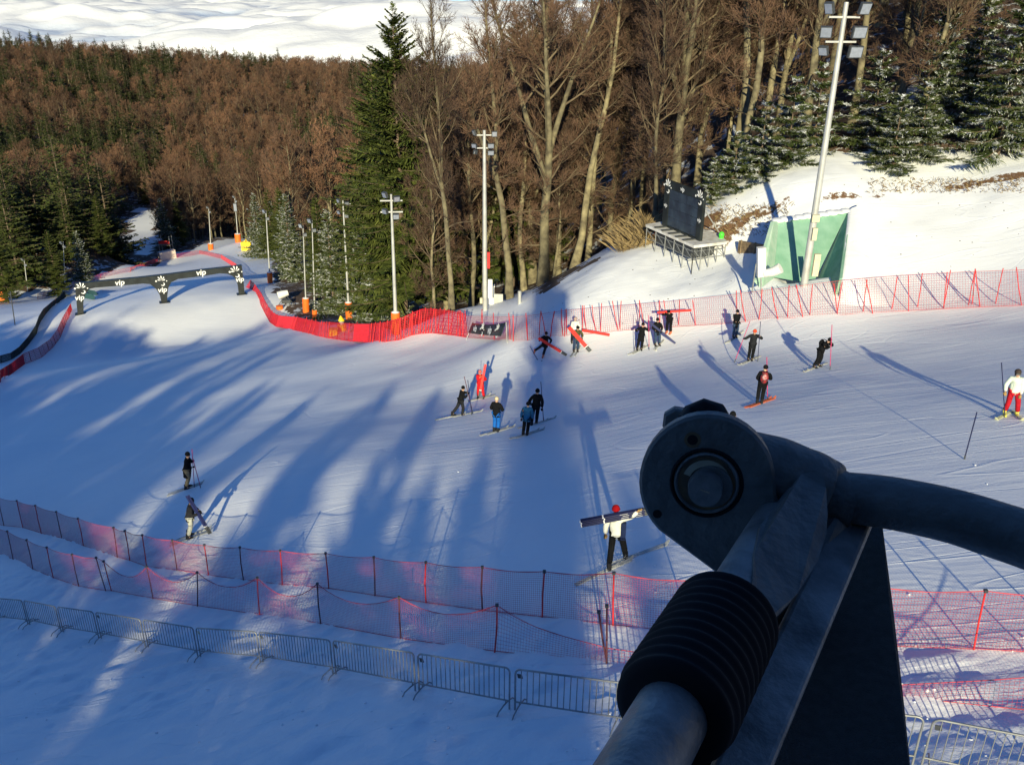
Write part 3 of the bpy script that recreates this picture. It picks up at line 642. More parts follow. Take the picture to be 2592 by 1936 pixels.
# far wood: light kinds, one mesh each
def far_beech(seed, red):
    pt, pc, tw = beech(seed, H=21, bole=.34, leaders=2, spread=5.8, nb=34, n2=190, n3=1000, ntw=2100, tw=TWIG_RED if red else TWIG, tww=.045, r0=.24, sides=5)
    o = single('bare_beech', pt + [(v, q, m + 1, s) for v, q, m, s in pc], [BARK, BRANCH, TWIG_RED if red else TWIG], ''); return o
def far_fir(seed, H):
    pt, pc = conifer(seed, H=H, base=5.2, nb=150, nsp=20, wid=.19, ragged=.35)
    return single('dark_fir', [(v, q, 1, s) for v, q, m, s in pt] + pc, [NEEDLE_FAR, FIRBARK], '')
FB = [far_beech(301, 1), far_beech(302, 0), far_beech(303, 1), far_beech(304, 1)]
FF = [far_fir(311, 24), far_fir(312, 19)]
pts = []
g = np.random.default_rng(77)
y = 168.0
while y < 1010:
    sp = 7.4 if y < 500 else 9.0
    xl = -.66 * y - 12; xr = min(.34 * y + 20, .34 * y + 20)
    for x in np.arange(xl, xr, sp):
        pts.append((x + g.uniform(-.45, .45) * sp, y + g.uniform(-.45, .45) * sp))
    y += sp
pts = np.array(pts)
gapn = fbm(pts[:, 0] / 30, pts[:, 1] / 30, 91, 3)
k_ = ~in_poly(pts[:, 0], pts[:, 1], OPEN) & ~in_poly(pts[:, 0], pts[:, 1], TRACK) & ~in_poly(pts[:, 0] + 3, pts[:, 1] - 4, OPEN) & ~in_poly(pts[:, 0] - 3, pts[:, 1] - 4, OPEN)
k_ &= ~((pts[:, 0] > -14) & (pts[:, 1] < 190))
k_ &= gapn > -.34
_zz = ground_np(pts[:, 0], pts[:, 1]); _dd = pts[:, 1] * math.cos(PITCH) - _zz * math.sin(PITCH); _px = 1296 + FOC * pts[:, 0] / _dd
k_ &= ~((_px > 300) & (_px < 412) & (pts[:, 1] > 225) & (pts[:, 1] < 455))
TTOP = [gxy(*p) for p in [(328,600),(330,570),(350,540),(380,525),(405,527),(395,560),(394,600)]]
for _d in range(0, 186, 6): k_ &= ~in_poly(pts[:, 0] + _d * .038, pts[:, 1] + _d, TTOP)
pts = pts[k_]; pz = ground_np(pts[:, 0], pts[:, 1]) - .3
firm = fbm(pts[:, 0] / 60, pts[:, 1] / 75, 95, 3) + fbm(pts[:, 0] / 14, pts[:, 1] / 14, 98, 2) * .6
firm += 0.03 * (pts[:, 0] < -.42 * pts[:, 1])
isf = firm > 0.12
ang_h = np.arctan2(pts[:, 0], pts[:, 1])
order = np.argsort(pts[:, 1]); nb_, nf_ = 0, 0; rest = []
for i in order:
    x, yy = pts[i]; sc = float(g.uniform(.70, 1.3)) * (1.15 if isf[i] else 1); rz = float(g.uniform(0, 6.28)); loc = (x, yy, pz[i])
    pxx = 1296 + FOC * x / (yy * math.cos(PITCH) - pz[i] * math.sin(PITCH)); tall = 'tall' if sc > 1.1 else ('small' if sc < .85 else 'middling')
    wh = next(t for lim, t in ((120, 'at the far left edge'), (300, 'above the left half of the gate'), (420, 'beside the white forest track'), (560, 'above the crest behind the gate'), (700, 'above the far masts'), (900, 'behind the padded masts'), (9999, 'behind the tallest fir')) if pxx < lim) + (' in the front row' if yy < 215 else ' deep in the wood')
    if isf[i] and nf_ < 255: nf_ += 1; place(FF[int(g.integers(0, 2))], loc, rz, sc, tall + ' dark green fir ' + wh, 'dark firs in the wood beyond the piste')
    elif not isf[i] and nb_ < 285: nb_ += 1; place(FB[int(g.integers(0, 4))], loc, rz, sc, tall + ' bare red-brown beech ' + wh, 'bare beeches in the wood beyond the piste')
    else: rest.append((x, yy, pz[i], sc, rz, int(isf[i])))
def gn_forest(name, rows, protos, label):
    """one object for the rest: the same trees set on points"""
    lib = bpy.data.collections.new(name + '_kinds')
    for p in protos:
        c = p.copy(); c.location = (0, 0, 0); c.rotation_euler = (0, 0, 0); c.scale = (1, 1, 1); lib.objects.link(c)
    me = bpy.data.meshes.new(name); me.from_pydata([r[:3] for r in rows], [], [])
    a = me.attributes.new('sc', 'FLOAT', 'POINT'); a.data.foreach_set('value', [r[3] for r in rows])
    a = me.attributes.new('rz', 'FLOAT_VECTOR', 'POINT'); a.data.foreach_set('vector', [c for r in rows for c in (0, 0, r[4])])
    a = me.attributes.new('ki', 'INT', 'POINT'); a.data.foreach_set('value', [k % len(protos) for k in range(len(rows))])
    o = bpy.data.objects.new(name, me); COL.objects.link(o); tag(o, label, None, None, 'stuff')
    ng = bpy.data.node_groups.new(name, 'GeometryNodeTree'); ng.interface.new_socket('Geometry', in_out='INPUT', socket_type='NodeSocketGeometry'); ng.interface.new_socket('Geometry', in_out='OUTPUT', socket_type='NodeSocketGeometry')
    gi, go = ng.nodes.new('NodeGroupInput'), ng.nodes.new('NodeGroupOutput'); ip = ng.nodes.new('GeometryNodeInstanceOnPoints'); ci = ng.nodes.new('GeometryNodeCollectionInfo')
    ci.inputs['Collection'].default_value = lib; ci.inputs['Separate Children'].default_value = True; ci.inputs['Reset Children'].default_value = True
    ip.inputs['Pick Instance'].default_value = True
    def na(nm, t): n = ng.nodes.new('GeometryNodeInputNamedAttribute'); n.data_type = t; n.inputs['Name'].default_value = nm; return n
    s, r, k = na('sc', 'FLOAT'), na('rz', 'FLOAT_VECTOR'), na('ki', 'INT'); L = ng.links.new
    L(gi.outputs[0], ip.inputs['Points']); L(ci.outputs[0], ip.inputs['Instance']); L(k.outputs['Attribute'], ip.inputs['Instance Index']); L(s.outputs['Attribute'], ip.inputs['Scale'])
    e2 = ng.nodes.new('FunctionNodeEulerToRotation'); L(r.outputs['Attribute'], e2.inputs[0]); L(e2.outputs[0], ip.inputs['Rotation'])
    L(ip.outputs[0], go.inputs[0]); md = o.modifiers.new('scatter', 'NODES'); md.node_group = ng
gn_forest('far_beech_wood', [r for r in rest if not r[5]], FB, 'far-off bare beeches covering the hillside up to the skyline')
gn_forest('far_fir_wood', [r for r in rest if r[5]], FF, 'far-off dark firs scattered over the hillside up to the skyline')
print('FOREST near', cnt, 'far', nb_, nf_, 'rest', len(rest))

# wood behind the viewer, whose shade lies over the lower slope
SHADE = []
g = np.random.default_rng(9)
def shade_tree(kind, x, y, sc):
    sc = (sc * .45, sc * .45, sc) if kind == 'N' else sc  # 'N' is an unseen fir, added and slimmed to keep the chair in shade
    pr = {'t': NB[5], 'N': NC[0], 'f': NC[0], 'b': NB[0], 'c': NB[3], 's': NC[1], 'm': NC[5]}[kind]
    place(pr, (x, y, gz(x, y) - .3), float(g.uniform(0, 6.28)), sc, 'tree of the wood behind the chairlift that shades the slope', 'trees behind the chairlift')
for (k, x, y, sc) in SHADE_LIST: shade_tree(k, x, y, sc)
# ------------------------------------------------------------------ materials of built things
RED = mat('red_net', (0.56, 0.010, 0.03), 0.6, var=.2, scale=2)
PINKNET = mat('faded_red_net', (0.52, 0.06, 0.09), 0.6, var=.2, scale=2)
REDPOST = mat('red_pole_plastic', (0.62, 0.03, 0.03), 0.45, var=.25, scale=3)
DARKPOST = mat('dark_pole_plastic', (0.12, 0.035, 0.04), 0.5, var=.3, scale=3)
BLACKNET = mat('dark_green_netting', (0.03, 0.045, 0.045), 0.8, var=.4, scale=1)
GALV = mat('galvanised_steel', (0.30, 0.31, 0.31), 0.5, metal=0.5, var=.22, scale=5, bump=.1)
MASTM = mat('mast_zinc', (0.50, 0.50, 0.48), 0.55, metal=0.35, var=.15, scale=1.5)
WHITEM = mat('white_enamel', (0.78, 0.77, 0.72), 0.5, var=.08)
GLASSM = mat('lamp_reflector', (0.42, 0.45, 0.50), 0.18, metal=0.5, var=.1)
DARKM = mat('dark_housing', (0.05, 0.055, 0.06), 0.5, var=.3)
ORANGE = mat('orange_pad', (0.85, 0.16, 0.015), 0.55, var=.12, scale=2)
YELLOW = mat('yellow_pad', (0.85, 0.62, 0.02), 0.55, var=.1, scale=2)
BANNER = mat('black_banner_cloth', (0.013, 0.017, 0.017), 0.5, var=.5, scale=1.2, bump=.3, bscale=2)
PRINT = mat('white_print', (0.82, 0.82, 0.80), 0.6, var=.04)
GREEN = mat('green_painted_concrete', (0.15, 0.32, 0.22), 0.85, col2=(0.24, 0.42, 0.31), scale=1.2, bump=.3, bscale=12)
GREEN_SUNLIT = mat('sunlit_green_concrete', (0.30, 0.50, 0.36), 0.85, col2=(0.45, 0.58, 0.46), scale=2.0, bump=.3, bscale=12)  # same concrete made paler, sunlight on the left wing put into its colour
TIMBER = mat('weathered_timber', (0.24, 0.17, 0.10), 0.9, col2=(0.12, 0.085, 0.05), scale=4)
SCREENM = mat('screen_modules', (0.035, 0.055, 0.085), 0.28, col2=(0.015, 0.022, 0.04), scale=1.1)
DECKM = mat('snowy_plywood', (0.50, 0.46, 0.40), 0.8, col2=(0.72, 0.72, 0.70), scale=2.5)
BEIGE = mat('beige_box', (0.62, 0.56, 0.38), 0.6, var=.08)

def top_of(base, tx, ty): return PY(tx, ty, base.y)
def strand_mesh(mb, A, B, nseg, w):
    mb.tube([A.lerp(B, i / nseg) for i in range(nseg + 1)], w, n=3, cap=False)
def netting(bots, tops, cell, w, sag=0.0, rise=0.0):
    """a net hung between bottom and top lines given bay by bay (lists of world points)"""
    mb = MB(); rope = MB()
    for i in range(len(bots) - 1):
        a, b, c, d = bots[i], bots[i + 1], tops[i + 1], tops[i]
        L_ = (b - a).length; Hh = ((d - a).length + (c - b).length) / 2
        nv = max(1, int(L_ / cell)); nh = max(2, int(Hh / cell)); sg = sag[i] if hasattr(sag, '__len__') else sag
        def pt(u, v):
            bo = a.lerp(b, u); to = d.lerp(c, u); s = 4 * u * (1 - u) * sg
            q = bo.lerp(to, v * (1 - s)); q.z += rise * 0; return q
        for k in range(nv + (1 if i == len(bots) - 2 else 0)):
            u = k / nv; mb.tube([pt(u, 0), pt(u, .5), pt(u, 1)], w, n=3, cap=False)
        ns = max(2, min(8, int(L_ / .8)))
        for k in range(nh + 1):
            mb.tube([pt(j / ns, k / nh) for j in range(ns + 1)], w, n=3, cap=False)
        rope.tube([pt(j / 8, 1.0) for j in range(9)], max(w * 1.6, .012), n=4, cap=False)
        rope.tube([pt(j / 8, 0.015) for j in range(9)], max(w * 1.4, .010), n=4, cap=False)
    return mb, rope
def fence(name, label, bots, tops, posts, cell, w, pw, netm, postm, sag=0.0, group=None, clip=True):
    wb = [S(*p) if len(p) == 2 else Vector(p) for p in bots]; wt = [top_of(b, *t) for b, t in zip(wb, tops)]
    o = thing(name, tuple(wb[0]), label, 'safety net', group)
    mb, rp = netting(wb, wt, cell, w, sag); mb.build('netting', netm, o); rp.build('rope', netm, o)
    for i, (b, t) in enumerate(posts):
        pb = S(*b); ptp = top_of(pb, *t); m = MB(); dn = (ptp - pb).normalized()
        mid = pb.lerp(ptp, .5) + Vector((random.gauss(0, .02), 0, 0))
        m.tube([pb - dn * .15, mid, ptp], pw, n=6)
        if clip: m.box(ptp, pw * 3.4, pw * 3, pw * 3, mi=1)
        m.build('post', [postm[i % len(postm)] if isinstance(postm, list) else postm, DARKM], o)
    return o
z4 = lambda l, s=2.203, ox=0, oy=1100: [((a[0] / s + ox, a[1] / s + oy), (b[0] / s + ox, b[1] / s + oy)) for a, b in l]
P1 = [((-130, 1310), (-150, 1238)), ((-60, 1318), (-78, 1246)), ((10, 1330), (-6, 1258)), ((58,1335),(42,1267)), ((105,1350),(89,1279)), ((157,1363),(142,1295)), ((211,1381),(197,1312)), ((297,1410),(287,1335)), ((328,1418),(316,1343)),
      ((371,1434),(360,1354)), ((448,1443),(436,1367)), ((528,1456),(517,1379)), ((617,1467),(607,1385)), ((714,1480),(709,1393)), ((832,1489),(824,1400)), ((949,1507),(946,1410)),
      ((1079,1525),(1078,1423)), ((1222,1545),(1221,1435)), ((1373,1561),(1378,1446)), ((1552,1582),(1554,1450)), ((1749,1604),(1755,1469)), ((1975,1622),(1985,1480)), ((2215,1634),(2235,1487)), ((2465,1643),(2495,1495)), ((2730,1656),(2772,1508)), ((3010, 1670), (3060, 1520))]
fence('safety_net', 'long red safety net along the near edge of the piste, upper of two near nets', [p[0] for p in P1], [p[1] for p in P1], P1, 0.062, 0.0034, 0.021, PINKNET, [DARKPOST, REDPOST, DARKPOST, REDPOST, REDPOST], .05)
P2 = [((-70,1375),(-85,1305)), ((-18,1392),(-34,1322)), ((33,1415),(18,1344)), ((83,1440),(67,1366)), ((135,1462),(118,1385)), ((200,1484),(182,1403)), ((268,1495),(243,1411)), ((282,1495),(262,1420)), ((387,1514),(371,1434)), ((500,1533),(499,1448)),
      ((657,1555),(651,1462)), ((812,1578),(803,1477)), ((1015,1616),(1010,1511)), ((1252,1648),(1258,1531)), ((1537,1678),(1516,1548)), ((1900,1730),(1905,1690)), ((2270,1762),(2275,1733)), ((2760,1815),(2780,1690))]
P2p = P2[:15] + [((1535, 1680), (1536, 1533)), ((2760,1815),(2780,1660))]
fence('safety_net', 'sagging red safety net, lower of the two, between the piste-edge net and steel barriers', [p[0] for p in P2], [p[1] for p in P2[:14]] + [(1540, 1640)] + [p[1] for p in P2[15:]], P2p, 0.075, 0.0030, 0.021, PINKNET, [DARKPOST, REDPOST, DARKPOST], [.05, .05, .05, .05, .05, .05, 0, 42./100, .38, .34, .4, .32, .3, .2, 0, 0, .1])
b3 = [(1179,854),(1300,863),(1335,862),(1430,850),(1500,845),(1560,838),(1700,828),(1840,819),(2000,806),(2140,797),(2280,788),(2430,780),(2592,773),(2800,765)]
t3 = [(1179,800),(1300,802),(1335,800),(1430,786),(1500,780),(1560,775),(1700,763),(1840,748),(2000,727),(2140,709),(2280,697),(2430,689),(2592,683),(2800,678)]
p3 = z4([((140,865),(100,630)), ((72,770),(70,635)), ((238,850),(262,622)), ((380,845),(333,610)), ((452,830),(463,595)), ((565,830),(515,590)), ((618,815),(637,590)), ((822,808),(795,580)), ((820,805),(858,570)), ((1015,790),(1045,555)), ((1085,805),(1035,550)), ((1228,770),(1268,532)), ((1352,787),(1350,517)), ((1418,755),(1455,505)), ((1612,765),(1665,482)), ((1612,765),(1640,497)), ((1800,740),(1850,472)), ((1825,735),(1848,475)), ((1885,755),(1850,475)), ((2000,730),(2057,468)), ((2193,740),(2155,460))], 2.941, 1840, 520) \
   + z4([((172,485),(150,155)), ((310,430),(333,130)), ((390,440),(333,135)), ((455,440),(495,135)), ((600,430),(583,105)), ((620,440),(628,110)), ((640,415),(643,105)), ((838,370),(838,62)), ((887,360),(858,65)), ((1005,370),(955,60)), ((1057,375),(1072,35)), ((1272,365),(1203,10)), ((1295,350),(1310,10)), ((1525,330),(1533,0)), ((1590,330),(1530,0)), ((1780,330),(1775,0)), ((1870,310),(1828,0)), ((2007,300),(2020,-5)), ((2212,300),(2180,0))], 4.809, 1300, 760) \
   + z4([((100,1075),(75,665)), ((85,1060),(95,665)), ((205,1075),(170,665)), ((640,1140),(625,710)), ((890,1135),(870,710)), ((940,1160),(940,740)), ((1175,1145),(1145,735)), ((1540,1090),(1605,680)), ((415,1080),(445,650)), ((465,1090),(440,650))], 6.32, 1150, 680)
fence('safety_net', 'pale pink safety net with leaning red poles along the foot of the sunlit snow bank', b3, t3, p3, 0.13, 0.0062, 0.026, PINKNET, REDPOST, 0.0, clip=False)
b5 = [(622,727),(636,732),(652,749),(660,772),(671,794),(683,816),(699,827),(741,835),(804,851),(830,856),(893,864),(931,868),(973,866),(1011,861),(1042,849),(1065,845),(1096,843),(1138,848),(1179,854)]
t5 = [(634,709),(645,720),(661,742),(669,759),(680,778),(692,792),(706,799),(753,803),(810,816),(836,816),(897,820),(935,820),(977,816),(1015,806),(1046,792),(1069,783),(1100,783),(1140,787),(1179,795)]
p5 = []
for i in range(6, len(b5) - 1):
    for k in range(4):
        u = (k + random.uniform(.1, .9)) / 4; bx_ = b5[i][0] * (1 - u) + b5[i+1][0] * u; by = b5[i][1] * (1 - u) + b5[i+1][1] * u
        tx = t5[i][0] * (1 - u) + t5[i+1][0] * u; ty = t5[i][1] * (1 - u) + t5[i+1][1] * u - random.uniform(1, 5)
        p5.append(((bx_, by), (tx + random.uniform(-4, 4), ty)))
for i in range(0, 6):
    for k in range(2):
        u = (k + .5) / 2; p5.append(((b5[i][0] * (1 - u) + b5[i+1][0] * u, b5[i][1] * (1 - u) + b5[i+1][1] * u), (t5[i][0] * (1 - u) + t5[i+1][0] * u + random.uniform(-2, 2), t5[i][1] * (1 - u) + t5[i+1][1] * u - 3)))
fence('safety_net', 'dense bright red safety net curving round below the padded masts', b5, t5, p5, 0.14, 0.021, 0.035, RED, REDPOST, clip=False)
zl = lambda l: [(x / 3.147, y / 3.147 + 600) for x, y in l]
b6 = zl([(-250,1260),(0,1160),(100,1080),(200,1010),(330,960),(420,880),(480,800),(520,700),(550,640),(575,580)]); t6 = zl([(-250,1160),(0,1060),(90,1005),(185,930),(300,885),(400,815),(458,735),(500,640),(535,580),(562,530)])
p6 = [((b6[i][0]*(1-u)+b6[i+1][0]*u, b6[i][1]*(1-u)+b6[i+1][1]*u), (t6[i][0]*(1-u)+t6[i+1][0]*u, t6[i][1]*(1-u)+t6[i+1][1]*u)) for i in range(1, 9) for u in (.05, .38, .7)]
fence('safety_net', 'red safety net climbing the far left edge of the piste to the gate', b6, t6, p6, 0.2, 0.022, 0.03, RED, DARKPOST, clip=False)
b7 = zl([(-250,1050),(0,1005),(90,975),(160,930),(230,850),(290,770),(310,700),(345,640),(400,570),(470,520),(525,480)]); t7 = zl([(-250,990),(0,948),(85,925),(150,880),(225,795),(285,705),(312,630),(345,575),(410,520),(475,470),(512,428)])
p7 = [((b7[i][0]*(1-u)+b7[i+1][0]*u, b7[i][1]*(1-u)+b7[i+1][1]*u), (t7[i][0]*(1-u)+t7[i+1][0]*u, t7[i][1]*(1-u)+t7[i+1][1]*u - 1)) for i in range(1, 10) for u in (.1, .5)]
fence('safety_net', 'dark green-black netting fence outside the red net at the far left', b7, t7, p7, 0.17, 0.040, 0.03, BLACKNET, DARKPOST, clip=False)
b8 = [(95,758),(150,742),(200,724),(255,705),(330,688),(400,663),(450,652),(505,643),(560,655),(598,680),(604,705)]; t8 = [(95,744),(150,729),(200,711),(255,693),(330,677),(400,653),(450,643),(505,634),(560,645),(598,668),(604,690)]
fence('safety_net', 'faint pink safety net round the crest behind the gate', b8, t8, [(b8[i], t8[i]) for i in range(len(b8))], 0.3, 0.022, 0.04, PINKNET, REDPOST, clip=False)

# ------------------------------------------------------------------ steel crowd barriers
J = [(-95,1560),(-8,1573),(75,1586),(159,1604),(254,1617),(372,1638),(504,1658),(663,1678),(847,1706),(1056,1750),(1296,1795),(1580,1838),(1925,1890),(2318,1945),(2690,2010)]
JW = [G(*p) for p in J]
for p in JW: p.z = surf(p.x, p.y)
names = ['barrier cut by the left edge of the picture', 'pale sunlit barrier near the left edge', 'third barrier from the left edge', 'barrier with its left foot below the double red pole', 'barrier left of the pale feet', 'barrier just left of the bright pale joint', 'barrier just right of the bright pale joint', 'barrier in the middle of the left-hand row', 'barrier below the middle of the sagging net', 'long barrier third from the foam sleeve', 'barrier left of the snow-dusted one', 'snow-dusted barrier whose right end meets the foam sleeve', 'barrier almost hidden behind the foam sleeve and seat back', 'barrier in the bottom right corner beside the seat back']
for i in range(len(JW) - 1):
    if i == 11: pass
    A, B = JW[i], JW[i + 1]; U = (B - A); Lb = U.length; U.normalize(); A = A + U * .07; B = B - U * .07; Lb -= .14
    Z = Vector((0, 0, 1)); o = thing('crowd_barrier', tuple(A), 'galvanised steel crowd ' + names[i], 'barrier', 'steel crowd barriers in a row')
    fr = MB(); r = .12; pts = []
    def q(u, z): return A.lerp(B, u / Lb) + Z * z
    corners = [(0, .22, 0), (0, 1.08, 1), (Lb, 1.08, 1), (Lb, .22, 0)]
    pts = [q(0, .0), q(0, .96)] + [q(.12 - .12 * math.cos(a), .96 + .12 * math.sin(a)) for a in (.4, .8, 1.2)] + [q(.12, 1.08), q(Lb - .12, 1.08)] + [q(Lb - .12 + .12 * math.sin(a), .96 + .12 * math.cos(a)) for a in (.4, .8, 1.2)] + [q(Lb, .96), q(Lb, .0)]
    fr.tube(pts, .021, n=6); fr.tube([q(0, .22), q(Lb, .22)], .018, n=6); fr.build('frame', GALV, o)
    nb = int(round(Lb / .135)); proto = None
    for k in range(1, nb):
        p0, p1 = q(Lb * k / nb, .22), q(Lb * k / nb, 1.08)
        if proto is None or True:
            if proto is None: m = MB(); m.tube([Vector((0, 0, 0)), Vector((0, 0, .86))], 0.0105, n=4); bo = m.build('bar', GALV, None); bo.parent = o; proto = bo
            else: bo = proto.copy(); COL.objects.link(bo); bo.parent = o
            bo.location = p0 - A
    cr = U.cross(Z)
    for s_ in (.10, Lb - .10):
        f = MB(); c0 = q(s_, .03)
        f.tube([c0 - cr * .34 - Z * .02, c0 - cr * .26 + Z * .06, c0 - cr * .06 + Z * .10, c0 + cr * .06 + Z * .10, c0 + cr * .26 + Z * .06, c0 + cr * .34 - Z * .02], .016, n=5)
        f.tube([c0 + Z * .1, c0 + Z * .2], .014, n=5); f.build('foot', GALV, o)
    if i in (4, 6, 7, 8, 9, 10, 11, 13):
        pl = MB(); pl.box(q(.10, .90) - cr * .012, .11, .012, .10, X=U, Y=cr); pl.build('plate', DARKM if i != 6 else BEIGE, o)

# ------------------------------------------------------------------ floodlight masts
def mast(bpx, tpx, label, r=.14, arms=(.3,), lamps=None, pad=None, sc=1.0, extras=None, group='floodlight masts beside the piste'):
    b = S(*bpx); t = top_of(b, *tpx); o = thing('floodlight_mast', tuple(b), label, 'floodlight mast', group)
    m = MB(); m.tube([b - Vector((0, 0, .3)), b.lerp(t, .5), t], [r, r * .8, r * .55], n=12); m.build('pole', MASTM, o)
    ax = (t - b).normalized()
    for k, dz in enumerate(arms):
        c = t - ax * dz * sc; am = MB(); am.box(c, 1.75 * sc, .12 * sc, .10 * sc, X=(1, .1, 0), Y=(0, 1, 0)); am.build('crossarm', MASTM, o)
    for (dx, dz, w, h, yaw, tilt) in (lamps or []):
        c = t - ax * dz * sc + Vector((dx * sc, -.25 * sc, 0)); X = Vector((math.cos(yaw), math.sin(yaw), 0)); Nn = Vector((math.sin(yaw), -math.cos(yaw), 0)) * math.cos(tilt) - Vector((0, 0, 1)) * math.sin(tilt)
        Yv = Nn.cross(X); lm = MB(); lm.box(c, w * sc, h * sc, .20 * sc, X=X, Y=Yv); lm.build('lamp_housing', DARKM, o)
        ln = MB(); nn = X.cross(Yv); sgn = 1 if nn.dot(Nn) > 0 else -1
        ln.box(c + nn * sgn * .105 * sc, w * .86 * sc, h * .84 * sc, .03 * sc, X=X, Y=Yv); ln.build('lamp_glass', GLASSM, o)
        ln = MB(); ln.tube([c - nn * sgn * .1 * sc, c - nn * sgn * .2 * sc + Vector((0, 0, -.2 * sc)), t - ax * (dz + .25) * sc + Vector((dx * sc * .8, 0, 0))], .03 * sc, n=4); ln.build('bracket', MASTM, o)
    if pad:
        pm = MB(); h0, h1, pr = pad; pm.tube([b + ax * h0, b + ax * (h0 + h1) * .5, b + ax * h1], [pr, pr * 1.03, pr * 1.06], n=14); pm.build('safety_pad', ORANGE, o)
        pm = MB(); pm.tube([b + ax * h1, b + ax * (h1 + .1)], [pr * .95, pr * .5], n=14); pm.build('pad_cap', PRINT, o)
    for e in (extras or []):
        h, dx, w, hh, mm, nm = e; c = b + ax * h + Vector((dx, -r - .08, 0)); em = MB(); em.box(c, w, .2, hh); em.build(nm, mm, o)
    return o
L6 = [(-.95, -.05, .5, .62, -.9, .4), (.95, -.05, .62, .62, .25, .35), (-.95, 1.15, .62, .6, -.35, .3), (.85, 1.15, .8, .62, .15, .2), (-.95, 2.1, .5, .5, -.7, .5), (.8, 2.15, .8, .62, .2, .2)]
mast((2035, 722), (2143, 6), 'tallest and nearest floodlight mast, standing in front of the green shelter at the right', r=.215, arms=(.75, 2.0), lamps=[(a, b_ + .35, c, d, e, f) for a, b_, c, d, e, f in L6], sc=.95, group=None,
     extras=[(1.3, .42, .34, 1.3, BEIGE, 'cabinet'), (3.1, .05, .26, .7, BEIGE, 'cabinet'), (4.0, -.02, .42, .4, BEIGE, 'cabinet')])
L5 = [(-.95, -.1, .4, .5, -1.1, .4), (.95, 0, .5, .5, .2, .2), (-.95, 1.1, .5, .4, -.5, .3), (.62, 1.1, .6, .45, .1, .2), (.62, 1.75, .6, .45, .1, .2), (-.85, 1.7, .4, .4, 2.4, .3)]
mast((1228, 785), (1226, 330), 'middle floodlight mast standing alone before the bare beeches, without a pad', r=.21, arms=(.45, 1.65), lamps=[(a, b_ + .3, c, d, e, f) for a, b_, c, d, e, f in L5], sc=.78, group=None,
     extras=[(1.9, .42, .35, 1.5, WHITEM, 'cabinet'), (.9, -.3, .2, .45, BEIGE, 'cabinet'), (4.2, .3, .2, 1.3, REDPOST, 'cabinet')])
LF = [(-.45, .0, .5, .45, -.8, .3), (.45, .3, .5, .45, .4, .3), (-.5, 1.3, .45, .4, -.6, .3), (.35, 1.7, .5, .45, .2, .3)]
LG = [(-.3, .0, .6, .6, -.5, .3), (.3, 1.3, .55, .5, .3, .3)]
mast((1003, 848), (990, 492), 'floodlight mast with an orange pad in front of the tallest fir, rightmost padded mast', r=.17, arms=(.5, 1.4), lamps=LF, pad=(.1, 2.0, .36), sc=1.0)
mast((884, 806), (868, 508), 'floodlight mast with an orange pad, second padded mast from the right', r=.15, arms=(.4,), lamps=LF, pad=(.0, 2.1, .42))
mast((797, 808), (790, 558), 'thin mast with low orange pad, right of the close pair behind the net', r=.12, arms=(), lamps=LG, pad=(.1, 1.5, .35))
mast((775, 790), (767, 571), 'thin mast with wide orange pad, left of the close pair behind the net', r=.12, arms=(), lamps=LG, pad=(.0, 2.2, .5))
mast((684, 717), (673, 534), 'mast with an orange pad standing on open snow right of the gate', r=.15, arms=(), lamps=LG, pad=(.0, 2.0, .45))
mast((690, 634), (686, 510), 'far mast with a white lamp box and short orange pad beyond the gate', r=.16, arms=(), lamps=LG + [(0, 3.2, .9, 2.6, 0, 0)], pad=(.0, 2.2, .9))
mast((699, 628), (698, 550), 'shortest far mast just right of the white-boxed mast', r=.14, arms=(), lamps=LG)
mast((652, 600), (652, 490), 'farthest mast half sunk behind the snowy fir', r=.15, arms=(), lamps=LG)
mast((603, 613), (594, 498), 'far mast with a white lamp box beside the yellow pad', r=.16, arms=(), lamps=LG + [(0, 3.0, .9, 2.4, 0, 0)], pad=(.0, 2.4, .85))
mast((534, 633), (528, 525), 'leftmost far mast with an orange foot on the crest', r=.16, arms=(), lamps=LG, pad=(.0, 1.9, .75))
mast((70, 736), (61, 656), 'slim mast among the trees at the far left', r=.12, arms=(), lamps=LG)
mast((165, 728), (160, 612), 'mast at the far left with bright lamps showing in front of dark firs', r=.12, arms=(), lamps=[(-.4, .2, .7, .7, -.3, .3), (.3, 1.1, .7, .7, .2, .3)])

# ------------------------------------------------------------------ lettering and emblems
def text_mesh(txt, size, ex=0.0):
    cu = bpy.data.curves.new('t', 'FONT'); cu.body = txt; cu.size = size; cu.extrude = ex; cu.align_x = 'CENTER'; cu.align_y = 'CENTER'; cu.offset = size * .018; cu.resolution_u = 4; cu.shear = 0.15
    o = bpy.data.objects.new('t', cu); dg = bpy.context.evaluated_depsgraph_get(); COL.objects.link(o); bpy.context.view_layer.update()
    me = bpy.data.meshes.new_from_object(o.evaluated_get(bpy.context.evaluated_depsgraph_get())); bpy.data.objects.remove(o); return me
def lettering(txt, c, X, Y, size, parent, m=PRINT, name='lettering'):
    me = text_mesh(txt, size); me.materials.clear(); me.materials.append(m); o = bpy.data.objects.new(name, me); COL.objects.link(o); o.parent = parent
    X = Vector(X).normalized(); Y = Vector(Y); Y = (Y - X * Y.dot(X)).normalized(); Z = X.cross(Y)
    c = Vector(c) - Vector(parent['_o']); o.matrix_local = Matrix(((X.x, Y.x, Z.x, c.x), (X.y, Y.y, Z.y, c.y), (X.z, Y.z, Z.z, c.z), (0, 0, 0, 1))); return o
